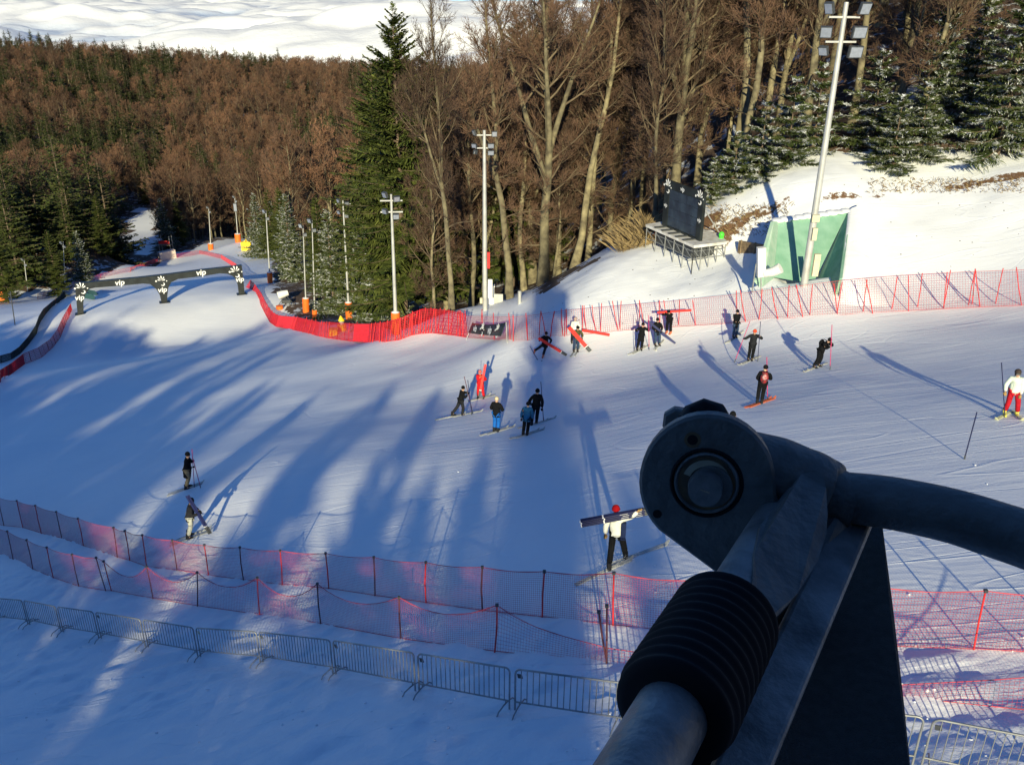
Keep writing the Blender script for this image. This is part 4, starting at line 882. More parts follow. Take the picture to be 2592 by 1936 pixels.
def emblem(c, X, Y, size, parent, turn=0.0, flip=1, mm=PRINT):
    """fan of five drop-shaped petals over a curled leaf"""
    X = Vector(X).normalized(); Y = Vector(Y); Y = (Y - X * Y.dot(X)).normalized(); c = Vector(c); mb = MB()
    def drop(a, r0, r1, w):
        ca, sa = math.cos(a), math.sin(a); pts = []
        for k in range(12):
            t = k / 11 * 2; u = t if t <= 1 else 2 - t; sg = 1 if t <= 1 else -1
            rad = r0 + (r1 - r0) * u; ww = w * (u ** 1.2) * math.sqrt(max(0, 1 - u ** 6)) * sg
            pts.append((flip * (ca * rad - sa * ww) * size, (sa * rad + ca * ww) * size))
        mb.prism([pts[k] for k in range(12) if k != 6], c, X, Y, .012)
    for k, a in enumerate((20, 52, 84, 116, 148)): drop(R(a) + turn, .06, [.40, .52, .56, .52, .36][k], .085)
    # curl
    pts = []; inn = []
    for k in range(15):
        a = R(200) + R(290) * k / 14; rr = .20 - .008 * k; pts.append((flip * (math.cos(a) * rr + .12) * size, (math.sin(a) * rr - .26) * size)); r2 = rr - .10 * math.sin(math.pi * min(1, k / 14 + .12)); inn.append((flip * (math.cos(a) * r2 + .12) * size, (math.sin(a) * r2 - .26) * size))
    for k in range(14): mb.prism([pts[k], pts[k+1], inn[k+1], inn[k]], c, X, Y, .012)
    for (dx, dy, r_) in ((-.42, .05, .075), (.44, -.02, .05)):
        mb.prism([(flip * (dx + math.cos(a * math.pi / 4) * r_) * size, (dy + math.sin(a * math.pi / 4) * r_) * size) for a in range(8)], c, X, Y, .012)
    return mb.build('flower_emblem', mm, parent)

# ------------------------------------------------------------------ black gate over the piste
def gate():
    A, B = S(203, 796), S(612, 746); A.z -= .1; B.z -= .1
    U = Vector((B.x - A.x, B.y - A.y, 0)); Lg = U.length; U.normalize(); Nn = Vector((U.y, -U.x, 0)); Nn = Nn if Nn.y < 0 else -Nn
    def uv(px, py):                        # photograph point -> coordinates in the gate's plane
        d = ray(px, py); t = A.dot(Nn) / d.dot(Nn); p = d * t; return ((p - A).dot(U), p.z - A.z)
    o = thing('start_gate', tuple(A), 'long black gate on three flared legs across the far piste with white lettering', 'gate')
    z = lambda x, y: uv(150 + x / 4.424, 640 + y / 4.424)
    out = [z(205, 692), z(272, 690), z(268, 560), z(290, 470), z(335, 405), z(400, 392), z(700, 368), z(940, 345), z(1020, 352), z(1085, 405), z(1125, 470), z(1148, 565), z(1208, 560), z(1212, 470), z(1222, 390), z(1255, 330), z(1330, 295),
           z(1600, 262), z(1800, 232), z(1880, 236), z(1945, 262), z(1985, 310), z(2005, 380), z(2015, 472), z(2078, 466), z(2062, 300), z(2045, 142), z(1900, 160), z(1600, 192), z(1250, 238), z(900, 278), z(600, 305), z(340, 332), z(260, 338), z(172, 345), z(190, 520)]
    mb = MB(); mb.prism(out, A - Nn * .35, U, (0, 0, 1), .7); arch = mb.build('arch', BANNER, o)
    F_ = A + Nn * .04; Zv = Vector((0, 0, 1))
    P = lambda u: F_ + U * u[0] + Zv * u[1]
    Xf = U
    for (x, y, s) in ((675, 335, 1.15), (1585, 222, 1.25), (225, 503, 1.1), (1153, 415, 1.15), (2020, 298, 1.1)): lettering('vip', P(z(x, y)), Xf, Zv, s, o)
    emblem(P(z(245, 400)), Xf, Zv, 1.95, o, .1, 1); emblem(P(z(1142, 318)), Xf, Zv, 1.75, o); emblem(P(z(1975, 215)), Xf, Zv, 2.1, o, .3, 1)
    for (x, y) in ((240, 692), (1180, 562), (2046, 470)):
        m2 = MB(); c = P(z(x, y)) - Nn * .4; m2.box(c + Zv * .05, 1.5, 1.2, .12, X=U, Y=Nn); m2.build('base_plate', BANNER, o)
    # dark feather flags lying behind the left leg
    for k, (x, y, x2, y2) in enumerate(((280, 500, 415, 535), (320, 445, 445, 495))):
        p, q_ = S(150 + x / 4.424, 640 + y / 4.424 + 4, .25), S(150 + x2 / 4.424, 640 + y2 / 4.424, .15); f = MB(); w = Vector((0, 0, 1)); d = (q_ - p)
        f.prism([(0, -.5), (d.length * .75, -.45), (d.length, 0), (d.length * .75, .5), (0, .45)], p + w * .35, d.normalized(), w, .06)
        tag(f.build('feather_flag', mat('teal_flag', (.03, .10, .09), .6, var=.4), None, origin=p), ['front', 'rear'][k] + ' dark teal flag lying in the snow behind the left leg of the gate', 'flag', 'flags fallen by the gate')
gate()

# ------------------------------------------------------------------ small banner on the net
def banner():
    b0, b1 = S(1180, 861), S(1284, 868); t0, t1 = top_of(b0, 1197, 816), top_of(b1, 1281, 815)
    o = thing('banner', tuple(b0), 'small black banner with white lettering hung on the net below the middle mast', 'banner')
    for a, b_ in ((b0, t0), (b1, t1)): m = MB(); m.tube([a, b_], .03, n=6); m.build('post', MASTM, o)
    def pp(px, py, y): return PY(px, py, y)
    y = b0.y - .1; y1 = b1.y - .1
    m = MB(); n = 10; top = []; bot = []
    for k in range(n + 1):
        u = k / n; s = 4 * u * (1 - u)
        top.append(PY(1196 + 84 * u, 817 + s * 5, y + (y1 - y) * u)); bot.append(PY(1186 + 82 * u, 843 + 8 * u + s * 1, y + (y1 - y) * u - .25 * math.sin(u * 9)))
    m.add(top + bot, [(k, k + 1, n + 2 + k, n + 1 + k) for k in range(n)], 0, True)
    ob = m.build('cloth', BANNER, o); md = ob.modifiers.new('s', 'SOLIDIFY'); md.thickness = .03
    X = (t1 - t0).normalized(); Yv = (top[5] - bot[5])
    for (px, py, kk) in ((1202, 832, 'v'), (1220, 834, 'e'), (1239, 836, 'v'), (1258, 838, 'e')):
        c = PY(px, py, y + (y1 - y) * (px - 1191) / 84 - .34)
        lettering('vip', c, X, Yv, .75, o) if kk == 'v' else emblem(c, X, Yv, 1.05, o)
banner()
def PZ(px, py, z): d = ray(px, py); return d * (z / d.z)
# ------------------------------------------------------------------ stage with the video screen
DZ = -14.5
def stage():
    z6 = lambda x, y: (1580 + x / 6.884, 430 + y / 6.884)
    cs = [PZ(*z6(375, 950), DZ), PZ(*z6(1220, 1320), DZ), PZ(*z6(1800, 1250), DZ), PZ(*z6(1560, 1020), DZ), PZ(*z6(640, 905), DZ)]
    o = thing('scaffold_stage', tuple(cs[0]), 'low scaffold stage with a pale deck on the snow mound, carrying the video screen', 'stage')
    c0 = cs[0]; m = MB(); m.prism([(c.x - c0.x, c.y - c0.y) for c in cs], c0 - Vector((0, 0, .09)), (1, 0, 0), (0, 1, 0), .18); m.build('deck', DECKM, o)
    def leg(p): m = MB(); g_ = surf(p.x, p.y); m.tube([Vector((p.x, p.y, min(g_, DZ - .4) - .1)), Vector((p.x, p.y, DZ - .18))], .035, n=6); m.build('leg', GALV, o); return g_
    ed = [(cs[0], cs[1], 5), (cs[1], cs[2], 4), (cs[3], cs[4], 3)]
    for a, b, n in ed:
        prev = None
        for k in range(n + 1):
            p = a.lerp(b, k / n); p = p + (Vector(((cs[0].x + cs[2].x) / 2, (cs[0].y + cs[2].y) / 2, 0)) - Vector((p.x, p.y, 0))).normalized() * .12
            g_ = leg(p)
            if prev is not None:
                for h in (.45, .95):
                    r_ = MB(); r_.tube([Vector((prev.x, prev.y, DZ - h)), Vector((p.x, p.y, DZ - h))], .025, n=5); r_.build('rail', GALV, o)
                r_ = MB(); r_.tube([Vector((prev.x, prev.y, DZ - .3)), Vector((p.x, p.y, DZ - 1.0))], .022, n=5); r_.build('brace', GALV, o)
            prev = p
    ctr = Vector((sum(c.x for c in cs) / 5, sum(c.y for c in cs) / 5, 0)); m = MB(); m.prism([((c.x - ctr.x) * .72, (c.y - ctr.y) * .66) for c in cs], Vector((ctr.x, ctr.y, DZ - .75)), (1, 0, 0), (0, 1, 0), .9); m.build('under_deck_shade', DARKM, o)  # dark block stands in for the shade under the deck
    # screen
    A, B = PZ(*z6(655, 960), DZ + .03), PZ(*z6(1310, 1245), DZ + .03); U = (B - A).normalized(); Lw = (B - A).length; Nn = Vector((U.y, -U.x, 0)); Nn = Nn if Nn.dot(A) < 0 else -Nn
    s = thing('video_screen', tuple(A), 'black-framed video screen, switched off, standing on the scaffold stage', 'video screen')
    Hh = PY(*z6(1440, 400), B.y).z - B.z; Zv = Vector((0, 0, 1)); fw = .62
    def bx(u0, u1, v0, v1, nm, mm, th=.22, off=0): m = MB(); m.box(A + U * (u0 + u1) / 2 + Zv * (v0 + v1) / 2 - Nn * (th / 2 - off), u1 - u0, th, v1 - v0, X=U, Y=Nn); return m.build(nm, mm, s)
    bx(0, fw, 0, Hh, 'frame_side', BANNER); bx(Lw - fw * .85, Lw, 0, Hh, 'frame_side', BANNER); bx(fw, Lw - fw * .85, Hh - .55, Hh, 'frame_top', BANNER); bx(fw, Lw - fw * .85, 0, .12, 'frame_bottom', BANNER)
    u0, u1, v0, v1 = fw + .01, Lw - fw * .85 - .01, .13, Hh - .56; nu, nv = 5, 4
    for i in range(nu):
        for j in range(nv):
            m = MB(); w, h = (u1 - u0) / nu, (v1 - v0) / nv
            m.box(A + U * (u0 + w * (i + .5)) + Zv * (v0 + h * (j + .5)) - Nn * .1, w - .015, .12, h - .015, X=U, Y=Nn); m.build('screen_panel', SCREENM, s)
    F_ = A + Nn * .015
    Xd = U
    lettering('vip', F_ + U * (Lw * .47) + Zv * (Hh - .27), Xd, Zv, .42, s); lettering('vip', F_ + U * .30 + Zv * (Hh * .46), Xd, Zv, .36, s); lettering('vip', F_ + U * (Lw - .27) + Zv * (Hh * .42), Xd, Zv, .36, s)
    emblem(F_ + U * .38 + Zv * (Hh - .42), Xd, Zv, 1.05, s); emblem(F_ + U * (Lw - .45) + Zv * (Hh - .42), Xd, Zv, 1.05, s)
    for k in range(5):
        p = A + U * (.6 + k * (Lw - 1.0) / 4.2); m = MB(); m.box(p + Nn * .35 + Zv * .03, .22, 1.1, .07, X=U, Y=Nn); m.build('foot', DARKM, s)
    m = MB(); p1 = B + Zv * (Hh * .62) - Nn * .25; p2 = PZ(*z6(1670, 1120), DZ); m.tube([p1, p2], .045, n=6); m.build('back_brace', MASTM, s)
    m = MB(); m.tube([A + U * .5 + Zv * Hh * .8 - Nn * .25, A + U * .5 - Nn * 1.4], .04, n=6); m.build('back_brace', MASTM, s)
    p = PZ(*z6(1690, 1190), DZ); m = MB(); m.ball(p + Zv * .22, .19, .19, .22); m.tube([p, p + Zv * .08], .15, n=10); tag(m.build('round_marker', mat('bright_green', (.08, .75, .05), .5, var=.1), None, origin=p), 'bright green round bundle on the back right corner of the stage', 'marker')
    p = S(*z6(525, 1250)); m = MB(); m.tube([p, p + Zv * .55], [.13, .12], n=10); m.ball(p + Zv * .58, .11); tag(m.build('gas_bottle', ORANGE, None, origin=p), 'small orange bottle standing under the left end of the stage', 'bottle')
    p = S(*z6(720, 1400)); m = MB(); m.tube([p, p + Zv * .45], [.14, .2], n=12); tag(m.build('bucket', GALV, None, origin=p), 'grey bucket in the snow at the front of the stage', 'bucket')
stage()

# ------------------------------------------------------------------ green shelter cut into the bank
def shelter():
    zc_ = lambda x, y: (1840 + x / 2.941, 520 + y / 2.941)
    TL, TR, BL, BR = PY(*zc_(385, 120), 53.4), PY(*zc_(900, 50), 54.2), PY(*zc_(350, 535), 50.3), PY(*zc_(640, 585), 50.3)
    o = thing('green_shelter', tuple(BL), 'green painted concrete wall with wing walls set into the snow bank behind the tallest mast', 'shelter wall')
    def slab(pts, nm, mm, th=.25, away=None):
        n = (pts[1] - pts[0]).cross(pts[2] - pts[0]).normalized()
        if n.dot(pts[0]) < 0: n = -n           # thickness goes away from the viewer side
        if away: n = Vector(away)
        k = len(pts); m = MB(); m.add(pts + [p + n * th for p in pts], [tuple(range(k)), tuple(range(2 * k - 1, k - 1, -1))] + [(i, k + i, k + (i + 1) % k, (i + 1) % k) for i in range(k)]); return m.build(nm, mm, o)
    BR2 = BR + Vector((0, 0, 0))
    T2 = TL.lerp(TR, .5) + Vector((0, 0, -.10))
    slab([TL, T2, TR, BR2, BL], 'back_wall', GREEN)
    F_ = BR - SUND * 3.3 + Vector((.35, 0, -.3)); Fb = F_ + Vector((0, 0, 0))
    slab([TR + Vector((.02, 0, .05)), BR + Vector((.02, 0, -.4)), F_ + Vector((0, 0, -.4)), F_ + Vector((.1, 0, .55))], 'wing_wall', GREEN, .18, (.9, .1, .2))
    L1, L2, L3 = PY(*zc_(350, 120), 52.6), PY(*zc_(222, 560), 48.6), PY(*zc_(265, 608), 48.3)
    slab([TL, L1, L2, L3, BL + Vector((0, 0, -.05))], 'wing_wall', GREEN_SUNLIT, .2)
    # snow lying on the top edge and filling in on both sides
    m = MB(); n = 8
    def strip(a, b, w, h):
        for k in range(n):
            u0, u1 = k / n, (k + 1) / n; p, q_ = a.lerp(b, u0), a.lerp(b, u1)
    Rr = [TR + Vector((.0, -.05, .10)), F_ + Vector((.15, -.1, .5)), F_ + Vector((.3, -1.2, -1.0))]
    R2 = [Vector((TR.x + 2.6, TR.y + 1.5, 0)), Vector((F_.x + 3.2, F_.y + 1.0, 0)), Vector((F_.x + 4.0, F_.y - 1.5, 0))]
    for p in R2: p.z = surf(p.x, p.y) - .25
    vs_ = []; fs = []; nu, nv = 12, 10
    def crv(P3, u): a = P3[0].lerp(P3[1], min(1, u * 1.4)) if u < .714 else P3[1].lerp(P3[2], (u - .714) / .286); return a
    for i in range(nu + 1):
        for j in range(nv + 1):
            u, v = i / nu, j / nv; a, b = crv(Rr, u), crv(R2, u); p = a.lerp(b, v); p.z += .45 * math.sin(math.pi * min(1, v * 1.1)) * (1 - u * .5) + float(fbm(np.array([p.x * 1.3]), np.array([p.y * 1.3]), 44, 3)[0]) * .25 * (v > 0); vs_.append(p)
    for i in range(nu):
        for j in range(nv): a = i * (nv + 1) + j; fs.append((a, a + 1, a + nv + 2, a + nv + 1))
    vs_ += [Vector((p.x, p.y, p.z - 1.5)) for p in vs_[::nv + 1]]; k0 = (nu + 1) * (nv + 1)
    for i in range(nu): fs.append((i * (nv + 1), (i + 1) * (nv + 1), k0 + i + 1, k0 + i))
    m.add(vs_, fs, 0, True); tag(m.build('snow_drift', SNOW), None, None, None, 'structure')
    m = MB()
    for k in range(10):
        u = k / 9; p = TL.lerp(TR, u) + Vector((0, .25, .02)); m.ball(p, .4, .5, .14 + .04 * math.sin(k * 2.1), 8, 6)
    tag(m.build('snow_ridge', SNOW), None, None, None, 'structure')
    # timber wall at the left and the log end at the right
    a, b = S(1868, 640), S(1948, 655); t = thing('timber_wall', tuple(a), 'low wall of weathered boards between the stage and the green wing wall', 'retaining wall')
    for k in range(4): m = MB(); m.box(a.lerp(b, .5) + Vector((0, 0, .1 + k * .21)), (b - a).length, .12, .195, X=(b - a), Y=(-(b - a).y, (b - a).x, 0)); m.build('board', TIMBER, t)
    for u in (.05, .5, .93): m = MB(); p = a.lerp(b, u) + Vector((0, -.12, 0)); m.tube([p - Vector((0, 0, .2)), p + Vector((0, 0, .9))], .06, n=6); m.build('post', TIMBER, t)
    a = S(2118, 716, .1); m = MB(); m.tube([a, a + Vector((.9, -.2, .12))], [.16, .13], n=10); tag(m.build('log', TIMBER, None, origin=a), 'short weathered log end beside the right foot of the green wall', 'log')
    # white snow gun by the left wing
    b = PY(1910, 706, 48.0); t = thing('snow_gun', tuple(b), 'white upright snow-making machine at the left of the green shelter', 'snow gun')
    m = MB(); m.box(b + Vector((.25, 0, 1.0)), .45, .38, 1.7, X=(1, 0, .12), Y=(0, 1, 0)); m.build('cabinet', WHITEM, t)
    m = MB(); m.tube([b + Vector((.5, -.1, .35)), b + Vector((.95, -.35, .55)), b + Vector((1.25, -.5, .8))], [.22, .27, .30], n=12); m.build('barrel', WHITEM, t)
    m = MB(); m.tube([b + Vector((-.05, 0, -.8)), b + Vector((-.02, 0, .9))], .04, n=6); m.tube([b + Vector((.4, -.3, -.8)), b + Vector((.3, 0, .5))], .04, n=6); m.build('stand', GALV, t)
shelter()

# ------------------------------------------------------------------ smaller things
def simple():
    # electricity cabinet, post by the middle mast
    p = S(1238, 776); m = MB(); m.box(p + Vector((.1, .8, .7)), .6, .45, 1.5); m.box(p + Vector((.1, .8, 1.5)), .7, .55, .08); tag(m.build('electric_cabinet', WHITEM, None, origin=p), 'pale metal cabinet just behind the middle floodlight mast', 'cabinet')
    p = S(1315, 769); m = MB(); m.tube([p - Vector((0, 0, .1)), p + Vector((0, 0, .95))], .14, n=12); m.ball(p + Vector((0, 0, .97)), .15, .15, .06); tag(m.build('bollard', MASTM, None, origin=p), 'short grey post standing on the side track right of the middle mast', 'post')
    a, b, c = PY(1243, 742, 68), PY(1272, 748, 68), PY(1272, 770, 68); m = MB(); m.box(a.lerp(c, .5), 1.0, .06, .8); tag(m.build('grey_panel', MASTM, None, origin=c), 'tilted grey panel leaning behind the middle mast cabinet', 'panel')
    # yellow pads
    p = S(625, 634); m = MB(); m.box(p + Vector((0, 0, 1.2)), 2.6, 1.2, 2.3); m.tube([p + Vector((-.5, 0, 2.3)), p + Vector((0, 0, 2.9)), p + Vector((.6, 0, 2.3))], .25, n=8); tag(m.build('crash_pad', YELLOW, None, origin=p), 'square yellow crash pad on the far crest', 'crash pad')
    p = S(866, 838); t = thing('water_hydrant', tuple(p), 'yellow padded hydrant with a pointed hood behind the dense red net', 'hydrant')
    m = MB(); m.tube([p, p + Vector((0, 0, .75))], .5, n=14); m.build('pad', YELLOW, t)
    m = MB(); m.tube([p + Vector((0, 0, 1.15)), p + Vector((0, 0, 1.3)), p + Vector((-.05, 0, 1.75))], [.36, .32, .05], n=12); m.build('hood', YELLOW, t)
    m = MB(); m.ball(p + Vector((0, 0, .95)), .27); m.build('snow_cap', SNOW, t)
    p = S(845, 848); m = MB(); m.tube([p, p + Vector((0, 0, .7))], .5, n=12); tag(m.build('crash_pad', YELLOW, None, origin=p), 'low yellow pad half hidden by the red net, left of the yellow hydrant', 'crash pad')
    # orange pads without a mast
    for (px, py, w, h, lb) in ((708, 782, 1.1, .5, 'flat orange pad lying on the snow under the snow machine'), (660, 640, .7, 1.6, 'small orange-red pad between the far masts')):
        p = S(px, py); m = MB(); m.tube([p, p + Vector((0, 0, h))], w / 2, n=12); tag(m.build('orange_pad', ORANGE, None, origin=p), lb, 'crash pad')
    # snow machine
    p = S(722, 772); t = thing('snow_gun', tuple(p), 'black and white snow-making fan on a frame between the red net and the padded masts', 'snow gun')
    m = MB(); m.tube([p + Vector((-.9, -.3, 1.6)), p + Vector((-.1, 0, 1.8)), p + Vector((.6, .2, 1.95))], [.62, .55, .42], n=16, cap=False); m.build('fan_barrel', WHITEM, t)
    m = MB(); m.tube([p + Vector((-.85, -.28, 1.6)), p + Vector((-.6, -.2, 1.65))], [.5, .5], n=16); m.build('fan_grille', DARKM, t)
    m = MB()
    for dx, dy in ((-1, -.5), (1, -.4), (0, .9)): m.tube([p + Vector((dx, dy, 0)), p + Vector((0, 0, 1.4))], .06, n=6)
    m.tube([p + Vector((1.6, -.6, .2)), p + Vector((-.6, .2, 2.6))], .05, n=6); m.box(p + Vector((.3, -.1, .7)), 1.4, .8, .5); m.build('frame', DARKM, t)
    # padded block and scaffold tower beyond the gate
    a, b = S(402, 662), S(446, 652); m = MB(); m.box(a.lerp(b, .5) + Vector((0, 0, 1.3)), (b - a).length * .9, 1.6, 2.4, X=(b - a), Y=(-(b - a).y, (b - a).x, 0)); tag(m.build('padded_barrier', mat('pale_padding', (.72, .58, .5), .7, var=.1), None, origin=a), 'pale padded block on the crest left of the far masts', 'crash pad')
    p = S(424, 648); t = thing('judge_tower', tuple(p), 'small scaffold platform behind the pale padded block', 'scaffold tower')
    for dx in (-1.6, 1.6):
        for dy in (-1, 1): m = MB(); m.tube([p + Vector((dx, dy, 0)), p + Vector((dx, dy, 6.0))], .1, n=5); m.build('leg', GALV, t)
    m = MB(); m.box(p + Vector((0, 0, 3.4)), 3.4, 2.2, .2); m.build('floor', TIMBER, t)
    m = MB(); m.box(p + Vector((0, -1.05, 4.3)), 3.2, .08, .9); m.build('railing', REDPOST, t)
    # orange block at the far left edge, pole
    p = S(2, 762); m = MB(); m.box(p + Vector((0, 0, 1.4)), 2.4, 1, 2.8); tag(m.build('crash_pad', ORANGE, None, origin=p), 'orange pad cut by the left edge of the picture', 'crash pad')
    p = S(38, 822); m = MB(); m.tube([p, PY(26, 738, p.y)], .08, n=6); tag(m.build('cable_post', DARKM, None, origin=p), 'thin dark post on the shaded snow at the far left', 'post')
    # lumps of snow thrown up at the edges
    gg = np.random.default_rng(3); m = MB()
    for k in range(150):
        if k < 120: px, py = gg.uniform(40, 2592), gg.uniform(1560, 1930); r_ = gg.uniform(.01, .035)
        else: px, py = gg.uniform(900, 2500), gg.uniform(1150, 1560); r_ = gg.uniform(.012, .035)
        p = S(px, py, .01); m.ball(p, r_ * gg.uniform(1, 1.8), r_, r_ * .8, 6, 4)
    tag(m.build('snow_lumps', SNOW), 'small lumps of snow lying on the near slope', None, None, 'stuff')
    # twigs and grass at the edge of the bank and brush left of the stage
    for (x0, x1, y0, y1, nn, hh, lb, nm) in ((1560, 1640, 560, 640, 2200, 1.5, 'yellow-brown brush at the edge of the wood left of the stage', 'brush'), (1800, 2000, 520, 600, 500, .5, 'dead grass tufts on the brown part of the bank', 'grass'), (2200, 2592, 455, 490, 500, .4, 'dead grass tufts along the top edge of the bank at the right', 'grass')):
        m = MB()
        for k in range(nn):
            p = S(gg.uniform(x0, x1), gg.uniform(y0, y1), -.03)
            if nm == 'brush' and p.y < 61: continue
            d = Vector((gg.normal(0, .5), gg.normal(0, .5), 1)).normalized() * hh * gg.uniform(.4, 1.1); w = Vector((gg.normal(), gg.normal(), 0)).normalized() * .011
            m.add([p - w, p + w, p + d * .6 + w * .6 + Vector((d.x, d.y, 0)) * .2, p + d + Vector((d.x, d.y, -.1)) * .6], [(0, 1, 2, 3)])
        tag(m.build(nm, mat('dead_grass', (.30, .22, .10), .9, col2=(.15, .10, .05), scale=3)), lb, None, None, 'stuff')
simple()
# ------------------------------------------------------------------ people
SKIN = mat('skin', (0.50, 0.30, 0.21), 0.6, var=.08)
def cloth(n, c, v=.25): return mat(n, c, 0.9, var=v, scale=7, bump=.4, bscale=9, spec=.15)
BLK, CHAR = cloth('black_cloth', (0.006, 0.0065, 0.008)), cloth('charcoal_cloth', (0.018, 0.019, 0.023))
WHT, NAVY = cloth('white_cloth', (0.72, 0.72, 0.64), .1), cloth('navy_cloth', (0.012, 0.02, 0.06))
JEAN, KHAKI = cloth('denim', (0.035, 0.06, 0.11)), cloth('khaki_cloth', (0.28, 0.22, 0.12))
LGREY, TEAL = cloth('light_grey_cloth', (0.42, 0.42, 0.36), .15), cloth('teal_cloth', (0.03, 0.15, 0.27))
REDC, BLUE = cloth('red_cloth', (0.55, 0.012, 0.018)), cloth('bright_blue_cloth', (0.01, 0.11, 0.42))
OLIVE, TAN = cloth('olive_cloth', (0.07, 0.075, 0.03)), cloth('tan_leather', (0.42, 0.26, 0.10))
CAPRED = cloth('orange_red_wool', (0.65, 0.07, 0.03)); BEIGEC = cloth('beige_wool', (0.5, 0.42, 0.28)); YBOOT = mat('yellow_boot', (0.62, 0.58, 0.10), .4, var=.1)
SKIM = mat('ski_grey', (0.24, 0.25, 0.24), .35, col2=(0.55, 0.55, 0.50), scale=3); SKIRED = mat('ski_orange', (0.6, 0.14, 0.06), .35, var=.3)
BLUEP, MAGP = mat('dark_blue_pole', (0.006, 0.01, 0.06), .65, var=.2), mat('magenta_pole', (0.55, 0.03, 0.14), .45, var=.2)
PANELR, PANELN = mat('red_panel', (0.75, 0.03, 0.02), .45, var=.15, scale=3), mat('navy_panel', (0.012, 0.018, 0.09), .4, var=.25)
def skin_mesh(name, pts, edges, rad, m, sub=2):
    me = bpy.data.meshes.new(name); me.from_pydata([tuple(p) for p in pts], edges, []); o = bpy.data.objects.new(name, me); COL.objects.link(o)
    md = o.modifiers.new('skin', 'SKIN'); md.use_smooth_shade = True
    if not me.skin_vertices:
        pass
    lay = me.skin_vertices[0].data
    for i, r in enumerate(rad): rr = r if hasattr(r, '__len__') else (r, r); lay[i].radius = rr; lay[i].use_root = (i == 0)
    s = o.modifiers.new('sub', 'SUBSURF'); s.levels = sub; s.render_levels = sub
    return o, m
_pending = []
def finish_people():
    dg = bpy.context.evaluated_depsgraph_get(); dg.update()
    for o, m, parent in _pending:
        me = bpy.data.meshes.new_from_object(o.evaluated_get(dg)); me.materials.clear(); me.materials.append(m)
        o.modifiers.clear(); old = o.data; o.data = me; me.name = o.name
        for p in me.polygons: p.use_smooth = True
        o.parent = parent
def person(label, foot, head, hand_off=.18, yaw=180, jacket=BLK, trousers=BLK, hat=BLK, gloves=BLK, boots=CHAR, LH=None, RH=None, stance=.13, fwd=0.0, skis=None, ski_mat=None, ski_len=1.65, ski_dy=(0, 0), coat=False, bend=0.0, pack=None, face=None, feet=None, shadow_skis=True, hat_kind='beanie', group=None, legs=None, foot_lift=(0, 0), hem=.80):
    base = S(*foot); top = PY(head[0], head[1], base.y); hh = (top - base).length
    cosb = 1.0
    sc = hh / 1.78
    side = (top.x - base.x); up = Vector((side * .9, 0, top.z - base.z)).normalized()
    a = R(yaw); fw = Vector((-math.sin(a), math.cos(a), 0)); rt = Vector((math.cos(a), math.sin(a), 0))
    if bend:
        hh = hh / (1 - .22 * bend); sc = hh / 1.78
    def Wp(v):
        x, y, z = v
        q = base + (rt * x + fw * (y + fwd * z)) * sc + up * (z * sc)
        if bend and z > .95: d = (z - .95); q += fw * d * .75 * bend * sc - up * d * .28 * bend * sc
        return q
    o = thing('person', tuple(base), label, 'person', group)
    # joints
    hipL, hipR = (-.10, 0, .93), (.10, 0, .93)
    fL, fR = feet if feet else ((-stance, 0), (stance, 0))
    lf = foot_lift
    ankL, ankR = (fL[0], fL[1] - .02, .11 + lf[0]), (fR[0], fR[1] - .02, .11 + lf[1])
    knL = tuple((hipL[i] + ankL[i]) / 2 + (0, .07, .02)[i] for i in range(3)); knR = tuple((hipR[i] + ankR[i]) / 2 + (0, .07, .02)[i] for i in range(3))
    pel, spi, che, nek, hd0, hd1 = map(Wp, ((0, 0, .97), (0, 0, 1.14), (0, .01, 1.36), (0, .0, 1.49), (0, .02, 1.58), (0, .03, 1.70)))
    shL, shR = Wp((-.185, 0, 1.42)), Wp((.185, 0, 1.42))
    def arm(sh, tgt, s):
        if tgt is None: t = Wp((s * .27, .05, .92))
        elif len(tgt) == 2: t = PY(tgt[0], tgt[1], base.y - hand_off)
        else: t = Wp(tgt)
        L1, L2 = .29 * sc, .27 * sc; d = t - sh; dist = min(d.length, (L1 + L2) * .985); d = d.normalized(); t = sh + d * dist
        c = (L1 * L1 + dist * dist - L2 * L2) / (2 * dist); h = math.sqrt(max(1e-5, L1 * L1 - c * c))
        pd = (rt * s * .7 - Vector((0, 0, 1)) * .8 - fw * .35); pd = (pd - d * pd.dot(d)).normalized()
        return sh + d * c + pd * h, t
    # LH / RH are the hands on the left / right side of the PERSON
    eL, wL = arm(shL, LH, -1); eR, wR = arm(shR, RH, 1)
    P_ = [pel, spi, che, nek, hd0, hd1, shL, eL, wL, shR, eR, wR, Wp(hipL), Wp(knL), Wp(ankL), Wp(hipR), Wp(knR), Wp(ankR), Wp((fL[0] - .01, fL[1] + .16, .06 + lf[0])), Wp((fR[0] + .01, fR[1] + .16, .06 + lf[1])), hd0.lerp(hd1, .35) + (fw * .105) * sc]
    E_ = [(0,1),(1,2),(2,3),(3,4),(4,5),(2,6),(6,7),(7,8),(2,9),(9,10),(10,11),(0,12),(12,13),(13,14),(0,15),(15,16),(16,17),(14,18),(17,19),(4,20)]
    Rr = [x * sc for x in (.085, .075, .085, .05, .088, .092, .045, .03, .026, .045, .03, .026, .06, .045, .035, .06, .045, .035, .03, .03, .018)]
    b, m = skin_mesh('body', [p - base for p in P_], E_, Rr, SKIN, 1); _pending.append((b, m, o))
    cuL, cuR = eL.lerp(wL, .9), eR.lerp(wR, .9)
    Pj = [spi, che, nek, shL, eL, cuL, shR, eR, cuR, Wp((0, 0, .98)), Wp((0, 0, hem if not coat else .62))]
    Ej = [(0,1),(1,2),(1,3),(3,4),(4,5),(1,6),(6,7),(7,8),(0,9),(9,10)]
    Rj = [x * sc for x in (.165, .175, .085, .095, .078, .06, .095, .078, .06, .17, .175 if not coat else .19)]
